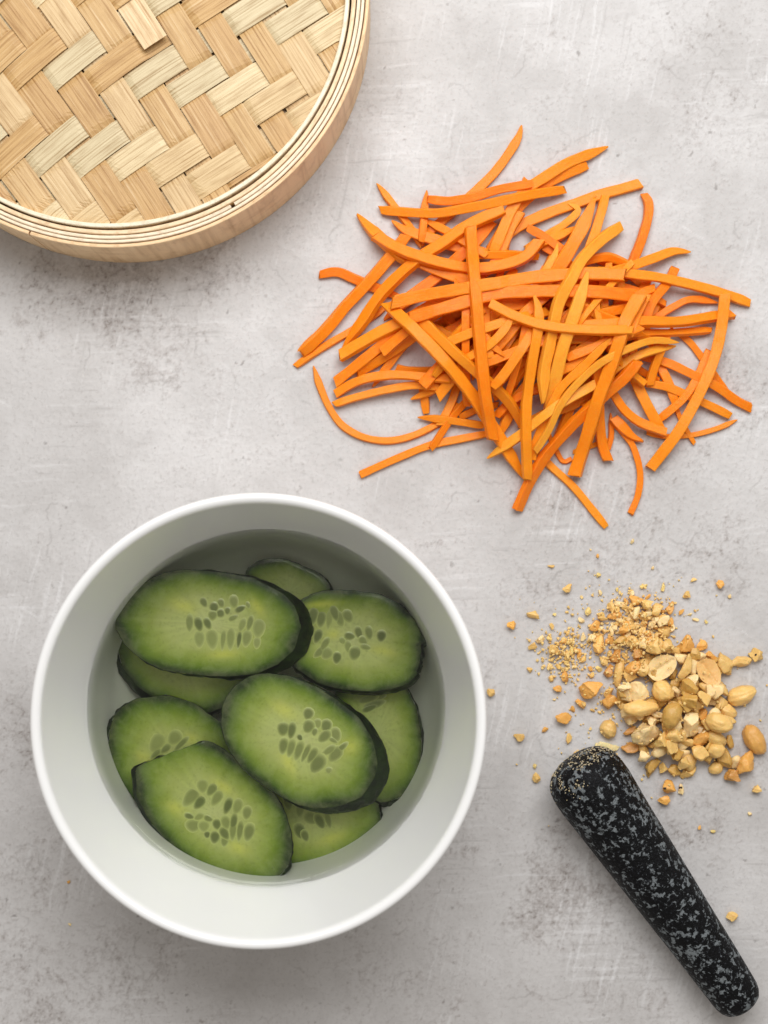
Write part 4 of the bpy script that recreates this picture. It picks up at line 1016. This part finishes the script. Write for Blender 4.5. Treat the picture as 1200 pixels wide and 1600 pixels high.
# px, py, length, width, angle, kind, colour, label, level
NUTS = [
 (1036,1041,50,36,-35,'face',PALE,'split peanut half lying flat side up, left one with pale rim',3),
 (1107,1052,48,34,55,'face',lin(238,190,120),'split peanut half lying flat side up, right one with groove',3),
 (1160,1087,50,32,-20,'whole',TAN,'plump peanut half at the right edge, pointing up right',1),
 (1137,1111,34,23,30,'whole',TAN,'small smooth peanut half between two plump ones at right',2),
 (1125,1129,46,32,20,'whole',TAN,'plump peanut half right of the pale broken chunk',2),
 (1072,1005,28,28,10,'chunk',ROAST,'orange roasted peanut chunk at the top of the coarse pieces',2),
 (1096,1008,17,20,80,'chunk',ROAST,'small orange peanut bit right of the roasted chunk',1),
 (1133,1038,40,24,65,'chunk',TAN,'slanting peanut piece right of the right split half',1),
 (1157,1034,36,18,-4,'chunk',TAN,'narrow peanut piece leading to the rightmost one',0),
 (1182,1024,24,21,20,'chunk',TAN,'rightmost peanut piece with a dark hole',0),
 (1070,1042,46,20,100,'chunk',TAN,'upright peanut piece between the two split halves',2),
 (1077,1073,28,24,20,'chunk',DEEPT,'peanut piece below the upright one between the halves',2),
 (1037,1080,38,33,35,'whole',TAN,'rounded wrinkled peanut piece in the centre of the pile',2),
 (1108,1083,26,18,110,'chunk',PALE,'pale bit below the right split peanut half',2),
 (1130,1077,24,15,30,'chunk',TAN,'flat peanut bit left of the plump right edge half',1),
 (1078,1097,26,24,0,'chunk',DEEPT,'knobbly peanut piece in the dark middle of the pile',2),
 (1048,1118,46,31,110,'whole',DEEPT,'upright shiny peanut half in the lower middle',2),
 (1001,1108,60,27,-3,'whole',TAN,'long peanut half lying level at the left of the pile',2),
 (1079,1128,40,33,70,'chunk',PALE,'pale broken peanut chunk with pointed lower end',3),
 (1000,1080,38,34,15,'chunk',PALE,'flat faced square peanut chunk above the long level half',2),
 (977,1072,19,19,30,'chunk',PALE,'small pale cube of peanut left of the square chunk',2),
 (971,1084,22,11,25,'chunk',TAN,'thin sliver below the small pale cube',1),
 (956,1096,30,22,-15,'chunk',ROAST,'golden peanut piece left of the long level half',1),
 (951,1140,31,28,80,'whole',TAN,'round peanut piece standing apart above the pestle end',0),
 (1008,1147,48,34,-22,'chunk',PALE,'large pale flaky peanut piece below the long half',2),
 (984,1142,24,11,-20,'chunk',BROWN,'brown sliver left of the pale flaky piece',0),
 (949,1167,40,14,10,'chunk',lin(246,226,166),'pale yellow shard touching the pestle end',0),
 (986,1168,32,17,0,'chunk',BROWN,'brown peanut piece right of the pale shard',0),
 (1006,1179,22,18,-20,'chunk',PALE,'pale peanut bit right of the pestle end',1),
 (1017,1198,34,17,-52,'chunk',DEEPT,'slanted peanut wedge right of the pestle end',0),
 (1018,1126,17,16,60,'chunk',PALE,'pale nugget below the long level half',2),
 (1025,1116,26,13,25,'chunk',PALE,'pale flake resting on the long level half',3),
 (1033,1156,24,28,0,'chunk',TAN,'peanut piece right of the large flaky one',2),
 (1047,1167,20,26,0,'chunk',TAN,'peanut piece low in the middle of the pile',2),
 (1093,1155,30,22,-15,'chunk',ROAST,'golden peanut piece left of the lower smooth half',2),
 (1119,1155,36,25,35,'whole',TAN,'smooth peanut half in the lower right of the pile',2),
 (1097,1176,28,24,10,'chunk',TAN,'angular peanut chunk below the golden piece',1),
 (1132,1185,36,24,75,'chunk',DEEPT,'upright peanut chunk below the smooth lower half',1),
 (1119,1201,20,25,60,'whole',TAN,'small pointed peanut piece at the bottom of the pile',0),
 (1144,1211,25,19,0,'chunk',BROWN,'brown triangular peanut bit at the bottom right',0),
 (1167,1192,42,27,105,'chunk',ROAST,'broken toasted peanut piece at the lower right edge',0),
 (1180,1157,54,33,60,'whole',lin(222,166,86),'plump toasted peanut half apart at the lower right',0),
 (1076,1207,30,16,-25,'chunk',TAN,'curved peanut rim at the bottom of the pile',0),
 (1055,1204,24,18,30,'chunk',DEEPT,'peanut piece at the bottom left of the pile',0),
 (1075,1160,24,13,0,'chunk',TAN,'flat piece below the pale broken chunk',2),
 (1141,1159,15,22,10,'chunk',DEEPT,'bit tucked right of the smooth lower half',0),
 (1092,1141,11,11,0,'chunk',lin(240,216,172),'tiny pale bead beside the pale broken chunk',2),
 (1097,1117,12,21,20,'chunk',ROAST,'orange wedge right of the pale broken chunk',2),
 (1149,1191,17,24,20,'chunk',PALE,'pale bit left of the broken toasted piece',0),
 (1071,1193,22,22,0,'chunk',TAN,'knobbly piece above the curved rim',1),
 (1060,1181,20,20,0,'chunk',DEEPT,'knobbly piece in the lower left of the pile',1),
 (1045,1229,22,22,0,'chunk',ROAST,'golden crumb with a dark speck below the pile',0),
 (1064,1233,9,17,0,'chunk',PALE,'two tone crumb right of the dark specked one',0),
 (1183,1233,15,14,20,'chunk',TAN,'lone crumb at the right edge below the pile',0),
 (1037,1251,20,15,-10,'chunk',ROAST,'golden crumb lowest below the pile',0),
 (937,1006,32,22,100,'chunk',lin(240,190,110),'upright golden chunk at the left of the fine crumbs',1),
 (930,979,21,16,-40,'chunk',ROAST,'orange crumb above the upright golden chunk',1),
 (925,997,16,13,-30,'chunk',PALE,'pale crumb left of the upright golden chunk',0),
 (973,982,20,20,0,'chunk',ROAST,'orange chunk amid the fine crumbs',1),
 (960,962,24,12,0,'chunk',ROAST,'flat orange piece near the top of the crumbs',0),
 (955,949,13,16,0,'chunk',TAN,'small crumb above the flat orange piece',0),
 (994,938,24,16,0,'chunk',ROAST,'orange piece topmost in the crumb pile',0),
 (993,957,10,22,20,'chunk',PALE,'upright pale splinter below the topmost orange piece',1),
 (970,1003,28,13,-22,'chunk',DEEPT,'slanting flat sliver in the middle of the crumbs',1),
 (990,1003,21,18,0,'chunk',TAN,'angular crumb right of the slanting sliver',1),
 (1006,1006,14,14,0,'chunk',PALE,'pale crumb right of the angular one',1),
 (964,1024,18,24,20,'chunk',BROWN,'reddish brown piece left of the left split half',1),
 (967,1051,48,17,100,'whole',TAN,'long bent peanut sliver standing left of the split half',1),
 (991,1043,27,20,-25,'chunk',ROAST,'orange chunk just left of the split half',1),
 (922,1078,38,30,10,'chunk',ROAST,'rough golden lump at the left end of the pile',0),
 (951,1048,16,22,0,'chunk',BROWN,'small brown piece left of the long bent sliver',0),
 (943,1033,13,14,0,'chunk',TAN,'crumb left of the reddish brown piece',0),
 (997,1021,17,18,0,'chunk',BROWN,'rust coloured crumb above the left split half',1),
 (951,1083,17,17,0,'chunk',TAN,'crumb between the rough lump and the golden piece',0),
 (907,1100,18,16,0,'chunk',ROAST,'golden crumb below the rough lump',0),
 (1013,944,18,16,0,'chunk',TAN,'rounded crumb right of the topmost orange piece',0),
 (1027,953,19,22,0,'chunk',TAN,'tall crumb at the top right of the fine crumbs',0),
 (1046,950,14,22,0,'chunk',ROAST,'orange tipped crumb at the upper right',0),
 (1036,968,24,12,-30,'chunk',PALE,'slanting pale flake at the upper right',0),
 (1038,988,22,22,0,'chunk',TAN,'crumb above the left split half',1),
 (1022,1008,24,27,0,'chunk',TAN,'tan chunk just above the left split half',1),
 (1040,1010,28,24,10,'chunk',TAN,'tan chunk left of the orange roasted one',1),
 (1110,1025,20,16,0,'chunk',ROAST,'dark golden bit above the right split half',0),
 (1086,1022,18,20,0,'chunk',DEEPT,'bit below the small orange one',0),
 (886,919,16,14,0,'chunk',TAN,'lone round crumb at the upper left of the pile',0),
 (833,960,22,13,10,'chunk',TAN,'lone flat crumb left of the pile',0),
 (799,977,15,14,0,'chunk',lin(232,170,74),'lone golden crumb above the bowl rim side',0),
 (767,1082,13,13,0,'chunk',TAN,'crumb touching the right side of the bowl',0),
 (880,1121,26,19,20,'chunk',ROAST,'orange lone chunk left of the pile, above the pestle',0),
 (811,1151,17,14,30,'chunk',TAN,'lone crumb between bowl and pestle, upper of two',0),
 (838,1215,13,18,0,'chunk',TAN,'lone crumb left of the pestle end',0),
 (889,1154,9,18,10,'chunk',TAN,'thin crumb above the pestle end',0),
 (901,1176,10,10,0,'chunk',TAN,'small crumb almost touching the pestle end',0),
 (1125,913,13,14,0,'chunk',ROAST,'lone orange crumb at the upper right of the pile',0),
 (1073,929,13,12,0,'chunk',TAN,'lone yellow crumb above the pile',0),
 (1144,1432,18,14,15,'chunk',TAN,'lone crumb beside the lower half of the pestle',0),
 (883,1057,12,18,0,'chunk',ROAST,'orange crumb left of the rough golden lump',0),
 (871,1076,14,12,0,'chunk',ROAST,'golden crumb below the orange one at left',0),
 (844,998,15,15,0,'chunk',PALE,'pale crumb left of the fine crumb cluster',0),
 (867,1015,20,17,0,'chunk',TAN,'clumped crumb in the left crumb cluster',0),
]
CRUMBS = [(836,1197,7),(851,1140,8),(828,1046,9),(1083,906,8),(1064,956,9),(861,884,8),(935,899,8),(832,1011,11),(1172,1272,7),(1093,1293,7),(1114,1299,7),(988,846,7),(1020,887,6),(1006,916,9),
          (858,998,9),(912,995,11),(919,955,11),(908,969,10),(940,961,11),(862,979,10),(886,990,6),(866,960,6),(938,926,7),(964,921,7),(1036,918,8),(107,1378,6),(109,1444,5),(1022,1126,8),(926,1110,7),(937,1113,6),
          (873,1041,9),(858,1041,7),(861,1060,9),(890,1003,9),(880,1003,10),(893,1016,10),(902,1017,9),(912,1030,9),(897,1042,8),(905,1024,8),(886,1025,10),(923,1045,9),(925,1055,8),(936,1045,8),(912,1100,8),(895,1108,8),(1078,960,6),(1087,968,7),(1140,932,6),(934,869,6),(1103,972,6)]
PW, PH, PX0, PY0 = 260, 240, 720, 830
hm2 = np.zeros((PH, PW))
def h2q(px, py, r, mode='max'):
    x, y, rr = (px - PX0) / 2, (py - PY0) / 2, max(1, r / 2)
    x0, x1, y0, y1 = int(max(0, x - rr)), int(min(PW - 1, x + rr)), int(max(0, y - rr)), int(min(PH - 1, y + rr))
    if x1 < x0 or y1 < y0: return 0.0
    sub = hm2[y0:y1 + 1, x0:x1 + 1]
    return float(np.percentile(sub, 70))
def h2r(px, py, r, z):
    yy, xx = np.mgrid[0:PH, 0:PW]
    d = np.hypot(xx - (px - PX0) / 2, yy - (py - PY0) / 2)
    m = d < max(1, r / 2)
    hm2[m] = np.maximum(hm2[m], z)
def ico(sub):
    import bmesh
    bm = bmesh.new(); bmesh.ops.create_icosphere(bm, subdivisions=sub, radius=1.0)
    bm.verts.ensure_lookup_table()
    v = np.array([list(x.co) for x in bm.verts]); f = [tuple(q.index for q in p.verts) for p in bm.faces]
    bm.free(); return v, f
ICO3 = ico(4); ICO2 = ico(3); ICO1 = ico(2)
def nut_mesh(kind, L, W, hgt, seed, ic):
    """returns verts (numpy, metres), local z up, resting on z=0"""
    r_ = random.Random(seed)
    V = ic[0].copy()
    if kind == 'whole':
        x = V[:, 0]
        V[:, 1] *= (1 - 0.16 * x) * (1 - 0.10 * np.maximum(0, -x) ** 2)
        V[:, 2] = np.where(V[:, 2] < -0.35, -0.35, V[:, 2])
        V[:, 2] += 0.35
        V[:, 2] *= 0.78
        dent = np.exp(-((V[:, 1] - 0.1) / 0.10) ** 2) * 0.05 * (V[:, 2] > 0.4)
        V[:, 2] -= dent
        V[:, 1] += 0.10 * x * x
        for k in range(len(V)):
            n = noise.noise((V[k, 0] * 2.2 + seed, V[k, 1] * 2.2, V[k, 2] * 2.2)); n2 = noise.noise((V[k, 0] * 6 + seed, V[k, 1] * 6, V[k, 2] * 6))
            V[k] *= 1 + 0.09 * n + 0.035 * n2
    elif kind == 'face':
        z = V[:, 2].copy()
        x, y = V[:, 0], V[:, 1].copy()
        rad = np.hypot(x, y)
        V[:, 1] *= (1 - 0.14 * x)
        tp = z > -0.05
        V[:, 2] = np.where(tp, 0.55 - 0.12 * (1 - rad ** 2) - 0.16 * np.exp(-(y / 0.10) ** 2) * (np.abs(x) < 0.85) * (1 - 0.5 * np.maximum(0, x)) - 0.10 * np.exp(-(((x + .8) / .22) ** 2 + (y / .2) ** 2)), 0.55 + z * 0.55)
        for k in range(len(V)):
            n = noise.noise((V[k, 0] * 3 + seed, V[k, 1] * 3, 0.5)); V[k, :2] *= 1 + 0.05 * n; V[k, 2] += 0.02 * noise.noise((V[k, 0] * 7 + seed, V[k, 1] * 7, 2))
    else:
        npl = r_.randint(8, 13)
        for _ in range(npl):
            nrm = np.array([r_.gauss(0, 1), r_.gauss(0, 1), r_.gauss(0, 0.8)]); nrm /= np.linalg.norm(nrm)
            d = r_.uniform(0.34, 0.74)
            s = V @ nrm
            V = V - np.outer(np.maximum(0, s - d), nrm)
        for k in range(len(V)):
            p = V[k]
            n = noise.noise((p[0] * 1.6 + seed * 3.1, p[1] * 1.6, p[2] * 1.6)); n2 = noise.noise((p[0] * 4 + seed, p[1] * 4 + 9, p[2] * 4)); n3 = noise.noise((p[0] * 10 + seed, p[1] * 10 + 9, p[2] * 10))
            V[k] = p * (1 + 0.20 * n + 0.11 * n2 + 0.045 * n3)
        ext = V.max(0) - V.min(0); V = (V - (V.max(0) + V.min(0)) / 2) / (ext / 2)
        V[:, 2] = V[:, 2] - V[:, 2].min(); V[:, 2] *= 0.5
    V[:, 0] *= L / 2; V[:, 1] *= W / 2; V[:, 2] *= hgt
    V[:, 2] -= V[:, 2].min()
    return V
def place_nut(px, py, L, W, ang, kind, col, label, ic, seed, group, lift=None, tiltamt=0.22, name='peanut_piece'):
    r_ = random.Random(seed)
    hgt = min(L, W) * S * (0.80 if kind == 'chunk' else 0.62)
    if kind == 'whole': L *= .96; W *= .94
    sup = h2q(px, py, min(L, W) * 0.38)
    z0 = sup * 0.86
    V = nut_mesh(kind, L * S, W * S, hgt, seed, ic)
    e = Euler((r_.uniform(-tiltamt, tiltamt) if z0 > 0.001 else 0, r_.uniform(-tiltamt, tiltamt) if z0 > 0.001 else 0, -math.radians(ang)))
    R = np.array(e.to_matrix())
    V = V @ R.T
    V[:, 2] -= V[:, 2].min()
    zc = z0 + hgt / 2
    k = (1 - zc / H); V[:, :2] *= k
    p = P(px, py, zc)
    o = mesh_obj(name, V, ic[1], M_NUT, None, smooth=(kind != 'chunk' or max(L, W) > 20), loc=(p.x, p.y, z0))
    j = r_.uniform(0.92, 1.06); o.color = (min(1, col[0] * j), min(1, col[1] * j), min(1, col[2] * j), 1)
    tag(o, label, 'peanut piece', group)
    h2r(px, py, min(L, W) * 0.45, z0 + hgt * 0.85)
    return o, p, z0 + hgt
def build_nuts():
    r_ = random.Random(77)
    # hidden bed of middle sized pieces under the listed ones
    bed = []
    for k in range(1000):
        if len(bed) >= 90: break
        px, py = r_.gauss(1058, 44), r_.gauss(1108, 46)
        u, v = (px - 1058) / 92, (py - 1106) / 98
        if u * u + v * v > 1 or (px < 1000 and py > 1120): continue
        sz = r_.uniform(15, 25)
        if any(math.hypot(px - q[0], py - q[1]) < 8 for q in bed): continue
        bed.append((px, py)); 
        place_nut(px, py, sz * 1.25, sz, r_.uniform(0, 180), 'chunk', r_.choice([TAN, DEEPT, TAN, PALE]), 'crushed peanut piece half buried in the middle of the pile', ICO2, 900 + k, 'half buried peanut pieces')
    for k in range(150):
        px, py = r_.gauss(992, 30), r_.gauss(985, 30)
        if math.hypot((px - 992) / 62, (py - 988) / 62) > 1: continue
        sz = r_.uniform(6, 13)
        place_nut(px, py, sz * r_.uniform(.9, 1.8), sz * r_.uniform(.6, 1), r_.uniform(0, 180), 'chunk', r_.choice([TAN, PALE, ROAST, TAN, PALE]), 'small peanut crumb packed in the fine upper part of the pile', ICO1, 2900 + k, 'fine peanut crumbs', name='peanut_crumb')
    for n, (px, py, L, W, ang, kind, col, label, lev) in sorted(enumerate(NUTS), key=lambda q: q[1][8]):
        o, p, zt = place_nut(px, py, L, W, ang, kind, col, label, ICO3 if max(L, W) > 24 else ICO2, 50 + n, G1, tiltamt=0.30)
        if 'dark' in label and 'speck' in label or 'dark hole' in label:
            mw = o.location
            vs_ = [v.co for v in o.data.vertices]
            tgt = Vector((-0.0012, 0.0006))
            best = max((v for v in vs_ if (v.xy - tgt).length < 0.0012), key=lambda v: v.z, default=None)
            if best is not None:
                q = [(0, 0, 0.00008)] + [(0.0007 * math.cos(t * 0.785) * (1 + .3 * (t % 2)), 0.0005 * math.sin(t * 0.785), 0.00004 - .0002) for t in range(8)]
                mesh_obj('dark_pit', [Vector(x) + best for x in q], [(0, 1 + i, 1 + (i + 1) % 8) for i in range(8)], M_DARK, o)
    for n, (px, py, d) in enumerate(CRUMBS):
        place_nut(px, py, d * r_.uniform(1, 1.6), d * r_.uniform(.7, 1), r_.uniform(0, 180), 'chunk', r_.choice([TAN, PALE, lin(236, 206, 128), ROAST]), 'tiny yellow peanut crumb scattered loose around the pile', ICO1, 1900 + n, 'tiny loose peanut crumbs', name='peanut_crumb')
    # uncountable dust of ground nut
    rv = []; rf = []
    ov = ICO0 = ico(1)
    def dust(px, py, d):
        z = h2q(px, py, 2) * 0.9
        p = P(px, py, z); b0 = len(rv)
        sx, sy, sz = (r_.uniform(.7, 1.3) * d * S / 2 for _ in range(3))
        a = r_.uniform(0, 6.28); ca, sa = math.cos(a), math.sin(a)
        for v in ov[0]:
            k = r_.uniform(.45, 1.25)
            x, y = v[0] * sx * k, v[1] * sy * k
            rv.append((p.x + x * ca - y * sa, p.y + x * sa + y * ca, max(0.00003, z + sz * 0.8 + v[2] * sz * k)))
        rf.extend(tuple(b0 + i for i in f) for f in ov[1])
    for k in range(600): dust(r_.gauss(985, 34), r_.gauss(988, 36), r_.uniform(2, 6))
    for k in range(230): dust(r_.gauss(884, 22), r_.gauss(1022, 22), r_.uniform(2.5, 7.5))
    for k in range(160): dust(r_.gauss(1050, 55), r_.gauss(1110, 50), r_.uniform(2.5, 6))
    for k in range(60): dust(r_.gauss(955, 30), r_.gauss(1090, 40), r_.uniform(2, 5))
    for k in range(60): dust(r_.gauss(970, 90), r_.gauss(1020, 95), r_.uniform(1.6, 4))
    o = mesh_obj('peanut_dust', rv, rf, M_NUT, None, smooth=False)
    o.color = lin(236, 200, 128)
    tag(o, 'fine yellow peanut grit strewn through and around the pile', 'peanut grit', kind='stuff')
build_nuts()
